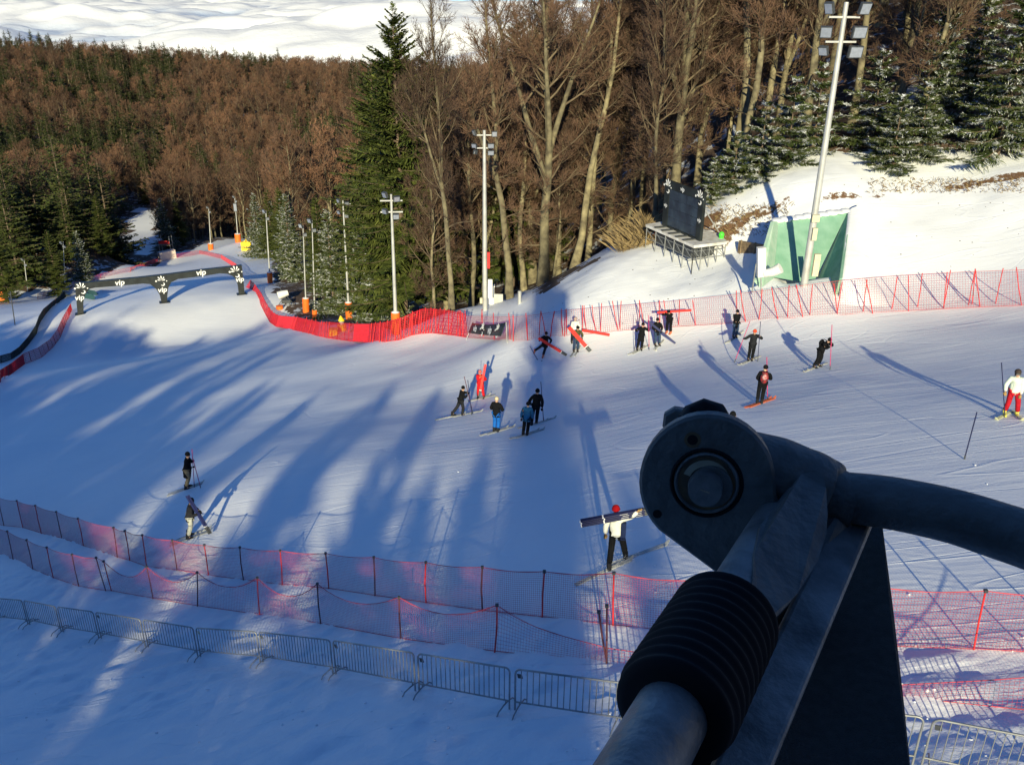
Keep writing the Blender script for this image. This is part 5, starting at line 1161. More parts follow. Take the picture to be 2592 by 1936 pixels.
    b, m = skin_mesh('jacket', [p - base for p in Pj], Ej, Rj, jacket, 2); _pending.append((b, m, o))
    m = MB(); hz = hem if not coat else .62; wr = (rt if abs(rt.x) > .2 else rt)
    m.tube([Wp((0, .0, 1.34)), Wp((0, 0, 1.2)), Wp((0, 0, 1.02)), Wp((0, 0, (1.0 + hz) / 2)), Wp((0, 0, hz)), Wp((0, 0, hz + .01))], [x * sc for x in (.155, .182, .178, .19, .20 if not coat else .225, .14)], n=14, flat=.72, up=fw); m.build('jacket_skirt', jacket, o)
    Pt = [Wp((0, 0, 1.0)), Wp(hipL), Wp(knL), Wp((ankL[0], ankL[1], ankL[2] + .06)), Wp(hipR), Wp(knR), Wp((ankR[0], ankR[1], ankR[2] + .06))]
    b, m = skin_mesh('trousers', [p - base for p in Pt], [(0,1),(1,2),(2,3),(0,4),(4,5),(5,6)], [x * sc for x in (.15, .115, .092, .085, .115, .092, .085)], trousers, 2); _pending.append((b, m, o))
    for (ax, ay), l_ in ((fL, lf[0]), (fR, lf[1])):
        m = MB(); m.tube([Wp((ax, ay - .05, .26 + l_)), Wp((ax, ay - .04, .14 + l_)), Wp((ax, ay - .05, .05 + l_))], [.07 * sc, .068 * sc, .065 * sc], n=8)
        m.tube([Wp((ax, ay - .10, .05 + l_)), Wp((ax, ay + .08, .06 + l_)), Wp((ax, ay + .20, .045 + l_))], [.052 * sc, .058 * sc, .04 * sc], n=8); m.build('boot', boots, o)
    for s_, w_, e_ in ((-1, wL, eL), (1, wR, eR)):      # gloved hands: palm, four bent fingers, thumb
        d = (w_ - e_).normalized(); sd = d.cross(Vector((0, 0, 1))); sd = sd.normalized() if sd.length > .01 else rt; nn = d.cross(sd); m = MB()
        m.ball(w_ + d * .045 * sc, .05 * sc, .045 * sc, .032 * sc, 8, 6, X=d, Y=sd)
        for k in range(4):
            o_ = sd * (k - 1.5) * .021 * sc; L_ = (.065, .075, .07, .055)[k] * sc; r_ = .0125 * sc
            m.tube([w_ + d * .075 * sc + o_, w_ + d * (.075 * sc + L_ * .6) + o_ + nn * .012 * sc, w_ + d * (.075 * sc + L_ * .7) + o_ + nn * .045 * sc], [r_, r_, r_ * .7], n=5)
        m.tube([w_ + d * .02 * sc + sd * .03 * sc, w_ + d * .05 * sc + sd * .055 * sc + nn * .015 * sc, w_ + d * .075 * sc + sd * .05 * sc + nn * .035 * sc], [.014 * sc, .013 * sc, .009 * sc], n=5)
        m.build('glove', gloves, o)
    hx = (hd1 - hd0).normalized()
    m = MB()
    if hat_kind == 'beanie': m.ball(hd1 + hx * .0 * sc - fw * .012 * sc, .104 * sc, .104 * sc, .108 * sc, 12, 8, X=rt, Y=fw); m.tube([hd1 - hx * .035 * sc - fw * .01 * sc, hd1 - hx * .005 * sc - fw * .01 * sc], .110 * sc, n=12)
    elif hat_kind == 'helmet': m.ball(hd1 - hx * .02 * sc - fw * .02 * sc, .13 * sc, .14 * sc, .13 * sc, 12, 8, X=rt, Y=fw)
    elif hat_kind == 'hair': m.ball(hd1 - hx * .015 * sc - fw * .025 * sc, .112 * sc, .115 * sc, .11 * sc, 12, 8, X=rt, Y=fw); m.ball(hd0 - fw * .05 * sc, .09 * sc, .06 * sc, .10 * sc, 8, 6, X=rt, Y=fw)
    m.build('hair' if hat_kind == 'hair' else ('helmet' if hat_kind == 'helmet' else 'hat'), hat, o)
    if face: m = MB(); m.box(hd0.lerp(hd1, .55) + fw * .098 * sc, .15 * sc, .03 * sc, .055 * sc, X=rt, Y=fw); m.build('goggles', DARKM, o)
    else:
        for s_ in (-1, 1): m = MB(); m.ball(hd0.lerp(hd1, .5) + fw * .088 * sc + rt * s_ * .034 * sc, .013 * sc, nu=6, nv=4); m.build('eye', DARKM, o)
    m = MB(); m.tube([nek - up * .02 * sc, nek + up * .05 * sc], [.085 * sc, .075 * sc], n=10); m.build('collar', jacket, o)
    if pack:
        c = che - fw * .21 * sc - up * .06 * sc; m = MB(); m.ball(c, .17 * sc, .11 * sc, .27 * sc, 12, 8, X=rt, Y=fw); m.build('backpack', pack[0], o)
        m = MB(); m.ball(c - fw * .09 * sc + up * .06 * sc, .11 * sc, .05 * sc, .12 * sc, 10, 6, X=rt, Y=fw); m.build('backpack_pocket', pack[1], o)
        for s_ in (-1, 1): m = MB(); m.tube([c + rt * s_ * .1 * sc + up * .24 * sc, che + rt * s_ * .11 * sc + up * .14 * sc + fw * .05 * sc, che + rt * s_ * .12 * sc + fw * .175 * sc, spi + rt * s_ * .13 * sc + fw * .1 * sc], .02 * sc, n=5); m.build('shoulder_strap', pack[0], o)
    if skis is not None:
        for i, (ax, ay) in enumerate((fL, fR)):
            yw = R(skis[i] if hasattr(skis, '__len__') else skis); d = Vector((math.cos(yw), math.sin(yw), 0)); c = Wp((ax, ay, 0)); l_ = lf[i] * sc
            pts = []
            for t in (-.45, -.2, 0, .25, .5, .56):
                q = c + d * t * ski_len + d * ski_dy[i]; pts.append(Vector((q.x, q.y, surf(q.x, q.y) + .03 + l_ + (.09 if t > .52 else 0))))
            m = MB(); s2 = Vector((-d.y, d.x, 0)); n_ = len(pts); w_ = [.045, .038, .035, .042, .048, .02]
            vv = []
            for q, w in zip(pts, w_):
                for sx, sz in ((-1, -.012), (1, -.012), (1, .012), (-1, .012)): vv.append(q + s2 * sx * w * 1.2 + Vector((0, 0, sz)))
            fs = [(0, 1, 2, 3), tuple(4 * (n_ - 1) + k for k in (3, 2, 1, 0))]
            for k in range(n_ - 1):
                for j in range(4): fs.append((4*k+j, 4*k+4+j, 4*k+4+(j+1) % 4, 4*k+(j+1) % 4))
            m.add(vv, fs); m.build('ski', ski_mat or SKIM, o)
    return o, base, sc
def pole(label, p0, p1, y=None, m=BLUEP, r=.017, name='slalom_pole', cat='slalom pole', dy=0.0, tip=None, foot=True, group=None, dy1=None):
    if foot: a = S(*p0)
    else: a = PY(p0[0], p0[1], y + dy)
    yy = (y if y is not None else a.y) + (dy1 if dy1 is not None else dy); b = PY(p1[0], p1[1], yy if (y is not None) else a.y)
    o = thing(name, tuple(a), label, cat, group)
    mb = MB(); d = (b - a); mb.tube([a, a + d * .5, b], r, n=8); mb.build('shaft', m, o)
    mb = MB(); mb.tube([a + d * .0, a + d * .09], r * 1.25, n=8); mb.build('base', DARKM, o)
    return o
def panel(label, p0, p1, y0, y1, m=PANELR, w=.11, end=True, n=3, name='slalom_gate', th=.05, marks=False):
    a, b = PY(p0[0], p0[1], y0), PY(p1[0], p1[1], y1); g0 = surf(b.x, b.y) + .04
    if b.z < g0: b.z = g0
    o = thing(name, tuple(a), label, 'bundle of gate panels')
    d = (b - a); L_ = d.length; X = d.normalized(); Yv = X.cross(Vector((0, 1, 0))).normalized(); Z = X.cross(Yv)
    for k in range(n):
        off = Yv * (k - (n - 1) / 2) * (w / n) * 1.03 + Z * (k % 2) * .02
        mb = MB(); mb.box(a + X * L_ * (.40 if end else .5) + off, L_ * (.80 if end else 1.0), w / n * .9, th, X=X, Y=Yv); mb.build('panel', m, o)
        if end:
            mb = MB(); mb.box(a + X * L_ * .905 + off, L_ * .19, w / n * .86, th * .95, X=X, Y=Yv); mb.build('panel_foot', DARKM, o)
            mb = MB(); mb.box(a + X * L_ * .805 + off, L_ * .02, w / n * .95, th * 1.08, X=X, Y=Yv); mb.build('stripe', PRINT, o)
    return o
def gate_bundle():
    y = S(1565, 1425).y
    a, b = PY(1470, 1324, y - .15), PY(1672, 1287, y - .15); o = thing('pole_bundle', tuple(a), 'thick bundle of dark blue slalom poles carried across the shoulder of the skier in white', 'bundle of poles')
    d = b - a; X = d.normalized(); Yv = Vector((0, 1, 0)); Z = X.cross(Yv); g_ = np.random.default_rng(2)
    for k in range(12):
        i, j = k % 4, k // 4; off = Z * (i - 1.5) * .048 + Yv * (j - 1) * .044; sh = X * g_.uniform(-.02, .02)
        mb = MB(); mb.tube([a + off + sh, a.lerp(b, .8) + off + sh], .026, n=7); mb.build('pole', BLUEP, o)
        mb = MB(); mb.tube([a.lerp(b, .8) + off + sh, b + off + sh], .025, n=7); mb.build('pole_foot', DARKM, o)
        mb = MB(); mb.tube([a.lerp(b, .285) + off + sh, a.lerp(b, .30) + off + sh], .0268, n=7); mb.build('ring', PRINT, o)
        mb = MB(); mb.tube([a + off + sh, a.lerp(b, .012) + off + sh], .0262, n=7); mb.build('end_cap', PRINT, o)
        for (u0, u1) in ((.50 + .01 * (k % 3), .60), (.69, .775 - .01 * (k % 3))):
            if j == 0: mb = MB(); mb.box(a.lerp(b, (u0 + u1) / 2) + off + sh - Yv * .0235, d.length * (u1 - u0), .008, .006, X=X, Y=Yv); mb.build('print', PRINT, o)
    return o
def people():
    o, b, sc = person('skier in white jacket and red hat striding away, bundle of poles on shoulder', (1565, 1424), (1557, 1281), hand_off=.30, yaw=-8, jacket=WHT, trousers=BLK, hat=mat('red_wool', (.30, .006, .01), .95, spec=.1), gloves=TAN, boots=CHAR, LH=(-.33, .02, .78), RH=(1622, 1290), feet=((-.22, -.34), (.20, .16)), skis=(28, 24), ski_dy=(-.25, .35), ski_len=1.75, hem=.86)
    m = MB(); fw = Vector((.14, .99, 0)); m.box(b + Vector((.05, -.135, 1.10)) * sc, .13, .10, .50, X=(1, 0, 0), Y=(0, 1, 0)); m.build('dark_side_panel', NAVY, o)
    gate_bundle()
    g_ = np.random.default_rng(8); m = MB()
    for k in range(900):
        u = g_.uniform(0, 1); c = S(1505 + 110 * u, 1440 - 28 * u); c += Vector((g_.normal(.05, .18), g_.normal(-.05, .15), abs(g_.normal(0, .16)) * (1 - abs(u - .5))))
        r_ = g_.uniform(.003, .010); m.add([c + Vector((r_, 0, 0)), c + Vector((-r_, r_, 0)), c + Vector((0, -r_, r_)), c + Vector((0, 0, -r_))], [(0, 1, 2), (0, 2, 3), (0, 3, 1), (1, 3, 2)])
    tag(m.build('snow_spray', SNOW), 'fine snow sprayed up round the skis of the skier in white', None, None, 'stuff')
    # the two at the left
    person('person in long black coat and khaki trousers facing right, holding a red pole upright', (474, 1236), (475, 1145), yaw=-80, jacket=BLK, trousers=KHAKI, coat=True, LH=(488, 1166), RH=(487, 1182), skis=20, ski_len=1.6, ski_dy=(-.15, -.15))
    y = S(474, 1236).y - .2
    pole('upright red and dark slalom pole held by the person in long black coat', (492, 1233), (486, 1137), m=MAGP); pole('leaning red and blue slalom pole propped beside the person in the long black coat', (508, 1234), (488, 1160), m=MAGP)
    person('person in dark jacket and pale grey trousers facing right below the long-coated one', (478, 1360), (480, 1262), yaw=-75, jacket=CHAR, trousers=LGREY, LH=(505, 1293), RH=(503, 1300), skis=22, ski_len=1.6, fwd=.04)
    y = S(478, 1360).y; panel('dark blue bundle carried slantwise by the person in pale grey trousers', (474, 1254), (532, 1350), y - .12, y - .25, m=PANELN, w=.15, n=3)
    # middle group
    person('person in a bright red ski suit facing the viewer with panels on the shoulder', (1217, 1008), (1215, 937), yaw=172, jacket=REDC, trousers=REDC, hat=mat('red_white_cap', (.55, .12, .1), .8), gloves=TAN, LH=(1222, 962), RH=(1215, 955), feet=((-.19, .06), (.17, 0)), skis=(200, 30), ski_len=1.5)
    y = S(1217, 1008).y; panel('dark and red panels standing on the shoulder of the person in the red suit', (1229, 922), (1213, 1003), y - .2, y - .45, m=PANELR, w=.13, n=3)
    person('person in black stepping to the right with two thin poles, left of the red suit', (1160, 1052), (1169, 978), yaw=-70, jacket=BLK, trousers=CHAR, LH=(1185, 994), RH=(1184, 998), feet=((-.1, -.30), (.1, .22)), skis=(20, 20), ski_dy=(-.2, .2), fwd=.05)
    pole('blue upright slalom pole held by the stepping person in black', (1194, 1050), (1184, 962)); pole('second thinner red-blue pole crossing the blue one in the hand of the stepping person', (1197, 1046), (1175, 953), m=DARKPOST)
    person('person seen from behind in black jacket, bright blue trousers and beige hat', (1256, 1092), (1257, 1005), yaw=-20, jacket=BLK, trousers=BLUE, hat=BEIGEC, LH=(.12 - .25, .2, 1.05), RH=(.18, .2, 1.08), stance=.09, skis=38, ski_dy=(-.1, .1))
    person('person seen from behind in teal blue jacket, black trousers and black hat', (1329, 1101), (1338, 1018), yaw=-15, jacket=TEAL, trousers=BLK, LH=(-.27, 0, .86), RH=(.25, .1, .86), stance=.10, skis=36, ski_dy=(0, .1))
    person('person all in black behind the teal jacket, a dark pole at the right hand', (1352, 1073), (1362, 985), yaw=0, jacket=BLK, trousers=BLK, LH=(-.25, .1, 1.0), RH=(1372, 1040), feet=((-.13, -.1), (.1, .1)), skis=30, ski_dy=(0, .2))
    pole('dark blue slalom pole standing at the right side of the person all in black', (1376, 1066), (1369, 966))
    # upper middle, by the net
    person('person in black kicking one ski out to the left, a red panel under the arm', (1376, 905), (1384, 840), yaw=165, jacket=BLK, trousers=CHAR, boots=SKIRED, LH=(1391, 870), RH=(1366, 862), feet=((.05, 0), (.62, .1)), foot_lift=(0, .28), hem=.74)
    y = S(1376, 905).y; p = PY(1341, 876, y - .1); q = PY(1362, 913, y - .1); m = MB(); m.tube([p, q], .05, n=6, flat=.4); tag(m.build('ski', BLUEP, None, origin=p), 'raised dark ski of the person kicking out to the left', 'ski')
    panel('long red panels with black feet slanting down from the kicking person', (1363, 856), (1434, 904), y - .25, y - .35, w=.17, n=3)
    person('person in olive and black jacket and jeans holding a broad red panel across the chest', (1457, 890), (1464, 826), yaw=185, jacket=OLIVE, trousers=JEAN, hat=BLK, LH=(1474, 855), RH=(1452, 850), skis=250, ski_len=1.3)
    y = S(1457, 890).y; panel('broad red panels slanting across the person in the olive jacket', (1440, 828), (1494, 893), y - .3, y - .35, w=.24, n=4)
    person('person in white jacket and pale helmet standing behind the olive jacket', (1452, 868), (1457, 803), yaw=180, jacket=WHT, trousers=CHAR, hat=mat('pale_helmet', (.45, .32, .28), .5), hat_kind='helmet', LH=(1467, 838), RH=(1448, 838))
    y2 = S(1452, 868).y; panel('red panels held level to the right by the person in white jacket', (1474, 836), (1543, 848), y2 - .3, y2 - .3, end=False, w=.17, n=3)
    person('person in long dark coat between a dark pole and a pink pole', (1618, 886), (1629, 817), yaw=175, jacket=BLK, trousers=BLK, coat=True, LH=(1641, 832), RH=(1614, 834), skis=215, ski_len=1.4)
    pole('dark pole slanting at the left hand of the long dark coat', (1605, 888), (1620, 800)); pole('pink slalom pole at the right of the long dark coat', (1643, 886), (1642, 797), m=MAGP)
    person('person in dark coat and jeans with a navy panel slanting behind the legs', (1664, 875), (1664, 805), yaw=190, jacket=BLK, trousers=JEAN, LH=(1674, 838), RH=(1660, 838), hem=.72, skis=(235, 265), ski_len=1.3)
    y = S(1664, 875).y; panel('navy panel slanting past the person in dark coat and jeans', (1640, 812), (1709, 874), y - .05, y - .3, m=PANELN, w=.13, n=2, end=False)
    person('person in black bending forward under a level red panel beside the net', (1692, 845), (1698, 785), yaw=150, jacket=BLK, trousers=BLK, boots=SKIRED, bend=.6, LH=(1690, 790), RH=(1683, 792))
    y = S(1692, 845).y; panel('level red panel across the shoulders of the bending person by the net', (1664, 791), (1750, 785), y - .2, y - .2, end=False, w=.14, n=2)
    person('person in dark coat and jeans standing alone at the net with empty hands', (1860, 855), (1867, 784), yaw=185, jacket=BLK, trousers=JEAN, hat=BLK, LH=(.12, .2, 1.08), RH=(-.1, .2, 1.05), hem=.70, skis=215, ski_len=1.3, stance=.09)
    person('person in black with an orange-red cap, arms spread to two poles', (1898, 913), (1912, 834), yaw=170, jacket=CHAR, trousers=BLK, hat=CAPRED, LH=(1923, 850), RH=(1884, 857), skis=218, ski_len=1.6, stance=.09, hem=.76)
    pole('magenta pole slanting far out to the left of the orange-red cap', (1859, 917), (1898, 814), m=MAGP); pole('dark blue pole upright at the right hand of the orange-red cap', (1918, 915), (1925, 814))
    person('person seen from behind in black with a red and grey backpack, pole in front', (1921, 1022), (1940, 925), yaw=-12, jacket=BLK, trousers=BLK, pack=(mat('pack_black_red', (.35, .015, .02), .7, col2=(.02, .02, .02), scale=9), mat('pack_grey_red', (.55, .5, .48), .7, col2=(.4, .03, .03), scale=14)), RH=(.22, .3, 1.08), LH=(-.15, .25, 1.0), skis=36, ski_mat=SKIRED, stance=.09)
    pole('pink-topped dark slalom pole in front of the person with the red backpack', (1943, 1013), (1941, 904), m=MAGP)
    person('person in black with a black backpack leaning over to a red pole at the right', (2066, 930), (2086, 856), yaw=-140, jacket=BLK, trousers=BLK, pack=(BLK, CHAR), bend=.55, LH=(2105, 868), RH=(2103, 876), feet=((-.18, .02), (.18, 0)), skis=218, ski_len=1.6)
    pole('pink-red slalom pole upright at the right of the leaning person with the backpack', (2101, 936), (2106, 822), m=MAGP)
    person('skier in white-green jacket and red trousers at the right edge, facing the viewer', (2558, 1052), (2577, 935), yaw=165, jacket=mat('mint_white_cloth', (.62, .70, .60), .8, var=.1), trousers=cloth('deep_red_cloth', (.38, .01, .02)), hat=mat('dark_hair', (.04, .025, .02), .8), hat_kind='hair', gloves=TAN, boots=YBOOT, LH=(2583, 1003), RH=(2545, 992), feet=((-.20, 0), (.20, 0)), skis=(255, 218), ski_mat=mat('ski_pale_yellow', (.6, .6, .35), .4), face=True, hem=.88, ski_len=1.2)
    pole('dark slalom pole held upright by the skier in the white-green jacket', (2544, 1056), (2535, 918)); pole('lone dark slalom pole planted aslant in the snow at the right', (2441, 1162), (2473, 1043), r=.019)
    person('person in black hat almost hidden behind the round steel plate, only the head showing', (1844, 1160), (1854, 1042), yaw=-120, jacket=BLK, trousers=BLK, skis=30)
    finish_people()
people()

# ------------------------------------------------------------------ the chairlift chair around the viewer
CAST = mat('cast_steel', (0.15, 0.15, 0.135), 0.55, metal=0.15, col2=(0.085, 0.085, 0.078), scale=22, bump=.25, bscale=60)
CAST2 = mat('galvanised_worn', (0.26, 0.255, 0.24), 0.45, metal=0.2, col2=(0.07, 0.07, 0.066), scale=26, bump=.12, bscale=150, w2=.45)
RUBBER = mat('black_foam', (0.006, 0.006, 0.007), 0.8, var=.3, spec=.25)
FABRIC = mat('seat_fabric', (0.05, 0.052, 0.05), 0.9, var=.2, scale=120, bump=.6, bscale=700)
GREASE = mat('grease_and_rust', (0.22, 0.13, 0.05), 0.6, col2=(0.06, 0.04, 0.025), scale=30)
PALEG = mat('dried_grease', (0.36, 0.30, 0.20), 0.7, var=.2, scale=40)
def chair():
    o = thing('chairlift_chair', (.3, .6, -.4), 'dark steel chairlift arm with round pivot plate, foam sleeve and fabric seat back', 'chairlift chair')
    C = PD
    cx, cy, dd = 1790, 1222, .85
    c0 = C(cx, cy, dd); nb = (CR * .24 + CU * .20 + _f * .93).normalized()
    X = (CR - nb * CR.dot(nb)).normalized(); Yv = nb.cross(X) * -1.0
    if Yv.dot(CU) < 0: Yv = -Yv
    def onp(px, py, off=0.0): d = ray(px, py); p0 = c0 + nb * off; return d * (p0.dot(nb) / d.dot(nb))
    def plate(name, pxs, off, th, m, bev=.003):
        pts = [onp(*p, off) for p in pxs]; n = len(pts); cen = sum(pts, Vector()) / n; mb = MB()
        inn = [p + (cen - p).normalized() * bev for p in pts]; back = [p + nb * th for p in pts]; mid = [p + nb * bev for p in pts]
        mb.add(inn, [tuple(range(n))]); k = n
        mb.add(inn + mid + back, [(i, (i + 1) % n, n + (i + 1) % n, n + i) for i in range(n)] + [(n + i, n + (i + 1) % n, 2 * n + (i + 1) % n, 2 * n + i) for i in range(n)] + [tuple(range(3 * n - 1, 2 * n - 1, -1))], 0, False)
        return mb.build(name, m, o)
    ol = [(cx + 173 * math.cos(R(a)), cy + 172 * math.sin(R(a))) for a in range(135, 361, 9)] + [(1966, 1262), (1990, 1330), (2060, 1500), (2000, 1620), (1915, 1545), (1830, 1464)]
    plate('pivot_plate', ol, 0, .018, CAST)
    ol2 = [(1700 + 0, 1120), (1676, 1080), (1680, 1050), (1705, 1035), (1738, 1040), (1760, 1060), (1835, 1082), (1900, 1105), (1960, 1160), (1990, 1260), (1900, 1300), (1760, 1260)]
    plate('rear_plate', ol2, .045, .014, CAST)
    mb = MB(); mb.tube([onp(1738, 1075, .02), onp(1752, 1052, .035), onp(1785, 1038, .035), onp(1812, 1046, .035), onp(1832, 1085, .02)], .012, n=8); mb.build('rubber_stop', RUBBER, o)
    # bearing: rim, recess, grease, bolt
    def ringm(name, px, py, r0, r1, h0, h1, m, n=40):
        c = onp(px, py); mb = MB(); vs_ = []
        prof = [(r0, -h0), ((r0 + r1) / 2, -h1), (r1, -h0), (r1, .004), (r0, .004)]
        for k in range(n):
            a = 2 * math.pi * k / n
            for (r_, z_) in prof: vs_.append(c + (X * math.cos(a) + Yv * math.sin(a)) * r_ + nb * z_)
        q = len(prof); mb.add(vs_, [(k*q+j, ((k+1) % n)*q+j, ((k+1) % n)*q+(j+1) % q, k*q+(j+1) % q) for k in range(n) for j in range(q)], 0, True); mb.build(name, m, o)
    def cyl(name, px, py, r, z0, z1, m, n=28, r2=None):
        c = onp(px, py); mb = MB(); mb.tube([c + nb * z0, c + nb * z1], [r, r2 or r], n=n); return mb.build(name, m, o)
    ringm('seal_ring', 1788, 1222, .0318, .0355, .0005, .0032, RUBBER); ringm('bearing_rim', 1788, 1222, .0275, .0315, .0005, .0040, CAST2)
    cyl('bearing_recess', 1788, 1222, .0276, .001, -.0006, GREASE)
    mb = MB(); cc = onp(1788, 1222)
    for a in range(200, 330, 12): 
        a0, a1 = R(-a), R(-a - 12); 
        mb.add([cc + (X * math.cos(a0) + Yv * math.sin(a0)) * .017 - nb * .0012, cc + (X * math.cos(a0) + Yv * math.sin(a0)) * .0235 - nb * .0012, cc + (X * math.cos(a1) + Yv * math.sin(a1)) * .0235 - nb * .0012, cc + (X * math.cos(a1) + Yv * math.sin(a1)) * .017 - nb * .0012], [(0, 1, 2, 3)])
    mb.build('grease', PALEG, o)
    cyl('washer', 1800, 1228, .0205, -.001, -.006, CAST); cyl('bolt', 1786, 1226, .0168, -.006, -.020, CAST2, r2=.0160)
    mb = MB(); c = onp(1786, 1226) - nb * .0203; mb.box(c, .009, .0016, .001, X=X + Yv * -.3, Y=nb); mb.build('bolt_mark', PALEG, o)
    for (px, py, r_, gm) in ((1753, 1113, .0050, GREASE), (1664, 1300, .0044, CAST)):
        cyl('hole_stain', px, py, r_ * 1.6, .001, -.0004, gm); cyl('hole', px, py, r_, .001, -.0008, RUBBER)
    # casting and tube going out to the right
    def tubep(name, pts, rad, m, n=28, flat=1.0):
        P_ = [C(*p) for p in pts]; Q, R2 = [], []
        for i in range(len(P_) - 1):
            a, b, c, d = P_[max(i - 1, 0)], P_[i], P_[i + 1], P_[min(i + 2, len(P_) - 1)]
            for k in range(6):
                t = k / 6; Q.append(.5 * ((2 * b) + (c - a) * t + (2 * a - 5 * b + 4 * c - d) * t * t + (3 * b - a - 3 * c + d) * t ** 3)); s_ = t * t * (3 - 2 * t); R2.append(rad[i] * (1 - s_) + rad[i + 1] * s_)
        Q.append(P_[-1]); R2.append(rad[-1]); mb = MB(); mb.tube(Q, R2, n=n, flat=flat); return mb.build(name, m, o)
    tubep('arm_casting', [(1850, 1190, .885), (1950, 1205, .885), (2040, 1228, .88), (2085, 1243, .88), (2115, 1258, .875), (2160, 1270, .87)], [.044, .0415, .037, .034, .029, .0265], CAST)
    tubep('safety_bar', [(2110, 1256, .875), (2250, 1272, .86), (2400, 1303, .84), (2520, 1340, .82), (2650, 1385, .80), (2900, 1490, .78)], [.0255, .0262, .0265, .0270, .0272, .0275], CAST)
    # tube with the sleeve
    A, B = C(1585, 2010, .50), C(1985, 1300, .86)
    mb = MB(); mb.tube([A.lerp(B, t) for t in (-.2, .25, .5, .75, .93, 1.0)], [.0245, .0245, .0245, .0245, .024, .012], n=28); mb.build('lower_tube', CAST2, o)
    u0, u1 = .185, .505; n = 84; pts, rad = [], []
    for k in range(n + 1):
        u = k / n; rr = .0405 + .0014 * math.sin(u * 2 * math.pi * 11)
        if u < .06: rr *= .80 + .2 * math.sin(u / .06 * math.pi / 2)
        if u > .95: rr *= .84 + .16 * math.sin((1 - u) / .05 * math.pi / 2)
        pts.append(A.lerp(B, u0 + (u1 - u0) * u)); rad.append(rr)
    mb = MB(); mb.tube([pts[0] + (pts[1] - pts[0]) * .4] + pts + [pts[-1]], [.025] + rad + [.026], n=40, cap=False); mb.build('foam_sleeve', RUBBER, o)
    # lug welded to the upper end of the tube
    def free_plate(name, pts, th, m):
        pp = [C(*p) for p in pts]; n_ = len(pp); nn = Vector((0, 0, 0))
        for i in range(n_): nn += (pp[i] - pp[0]).cross(pp[(i + 1) % n_] - pp[0])
        nn.normalize(); nn = nn if nn.dot(_f) > 0 else -nn; mb = MB(); bk = [p + nn * th for p in pp]
        mb.add(pp, [tuple(range(n_))]); mb.add(bk, [tuple(range(n_ - 1, -1, -1))]); mb.add(pp + bk, [(i, (i + 1) % n_, n_ + (i + 1) % n_, n_ + i) for i in range(n_)], 0, False); return mb.build(name, m, o)
    free_plate('lug', [(1925, 1330, .768), (1950, 1298, .795), (1985, 1258, .818), (2012, 1219, .83), (2030, 1198, .833), (2050, 1189, .833), (2070, 1192, .832), (2084, 1207, .828), (2091, 1235, .822), (2095, 1300, .802), (2092, 1350, .785), (2070, 1420, .752), (2020, 1500, .71), (1965, 1560, .675), (1925, 1582, .655), (1903, 1500, .675), (1910, 1400, .722)], .012, CAST)
    mb = MB(); mb.tube([C(1935, 1345, .82), C(1985, 1285, .84), C(2035, 1215, .85), C(2056, 1203, .852)], [.010, .009, .007, .005], n=8); mb.build('weld_bead', CAST2, o)
    free_plate('gusset', [(2090, 1345, .84), (2142, 1268, .87), (2182, 1264, .88), (2150, 1360, .86), (2065, 1500, .82), (1985, 1630, .76), (1930, 1590, .75), (2025, 1505, .79), (2075, 1425, .815)], .01, CAST)
    # rectangular bar and seat back
    def bar(name, a, b, w, t, m, tw=0.0):
        P0, P1 = C(*a), C(*b); Xb = (P1 - P0).normalized(); Wd = (CR * math.cos(tw) + _f * math.sin(tw)); Wd = (Wd - Xb * Wd.dot(Xb)).normalized()
        mb = MB(); mb.box(P0.lerp(P1, .5), (P1 - P0).length, w, t, X=Xb, Y=Wd); ob = mb.build(name, m, o)
        bv = ob.modifiers.new('b', 'BEVEL'); bv.width = .005; bv.segments = 3; return ob
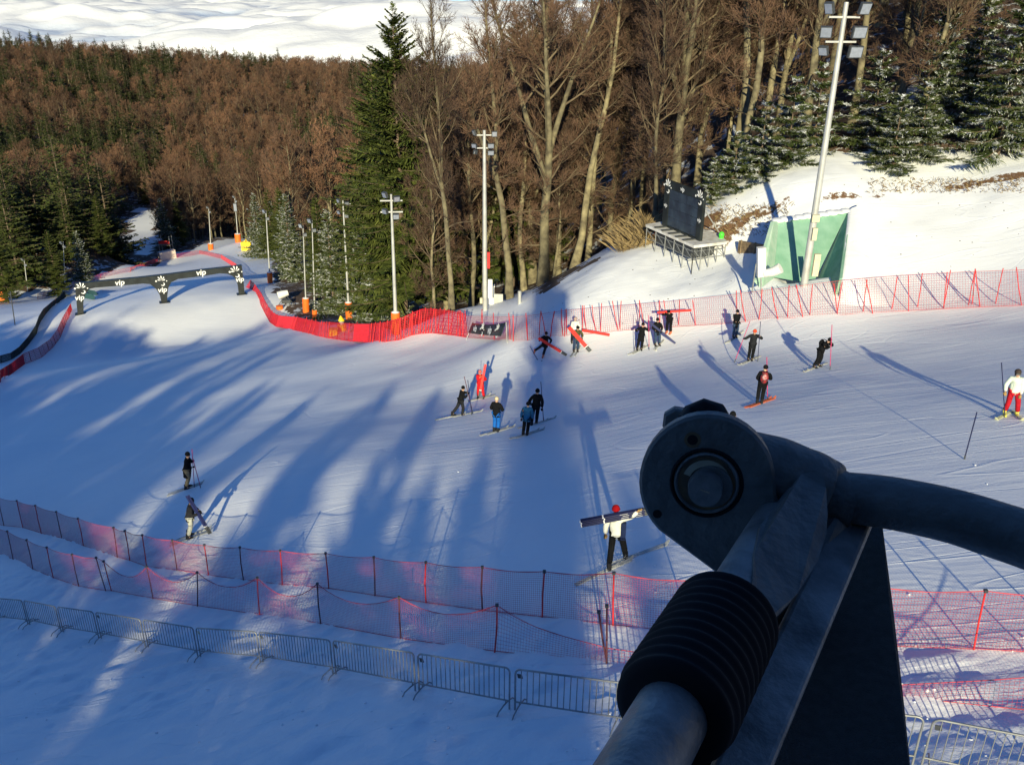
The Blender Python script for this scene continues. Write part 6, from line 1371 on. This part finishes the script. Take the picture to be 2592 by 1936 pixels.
    bar('frame_bar', (2178, 1275, .93), (1800, 2110, .56), .037, .03, CAST2, .35)
    bar('worn_edge', (2138, 1290, .915), (1735, 2110, .548), .009, .012, mat('worn_zinc', (.42, .42, .40), .45, metal=.2, col2=(.15, .15, .15), scale=40), .35)
    bar('inner_bar', (2010, 1530, .82), (1680, 2110, .555), .022, .02, RUBBER, .4)
    mb = MB(); mb.tube([C(2120, 1262, .93), C(2160, 1250, .93), C(2200, 1262, .93)], .012, n=8); mb.build('bar_cap', CAST, o)
    pp = [C(2216, 1262, .97), C(2232, 1292, .965), C(2262, 1520, .84), C(2290, 1760, .73), C(2325, 2100, .61), C(1700, 2100, .60), C(1960, 1640, .80), C(2110, 1330, .955)]
    nn = Vector((0, 0, 0))
    for i in range(len(pp)): nn += (pp[i] - pp[0]).cross(pp[(i + 1) % len(pp)] - pp[0])
    nn.normalize(); nn = nn if nn.dot(_f) > 0 else -nn; n_ = len(pp); cen = sum(pp, Vector()) / n_
    mb = MB(); f1 = [p + nn * .006 for p in pp]; f0 = [p + (cen - p).normalized() * .006 for p in pp]; bk = [p + nn * .03 for p in pp]
    mb.add(f0, [tuple(range(n_))]); mb.add(f0 + f1 + bk, [(i, (i + 1) % n_, n_ + (i + 1) % n_, n_ + i) for i in range(n_)] + [(n_ + i, n_ + (i + 1) % n_, 2 * n_ + (i + 1) % n_, 2 * n_ + i) for i in range(n_)] + [tuple(range(3 * n_ - 1, 2 * n_ - 1, -1))]); mb.build('seat_back', FABRIC, o)
    # behind the viewer, unseen: back panel added to shade the chair, seat, hanger
    mb = MB(); mb.box((.35, -.62, .05), 2.4, .10, 1.5, X=(1, 0, 0), Y=(0, 1, -.2)); mb.build('shade_backrest', FABRIC, o)
    mb = MB(); mb.box((.35, -.35, -.95), 2.4, .6, .12); mb.build('seat', FABRIC, o)
    mb = MB(); mb.tube([(1.7, -.7, -.9), (1.75, -.8, .3), (1.2, -.9, 1.1), (.6, -.95, 1.4), (.5, -.95, 3.2)], .045, n=12); mb.build('hanger', CAST2, o)
chair()
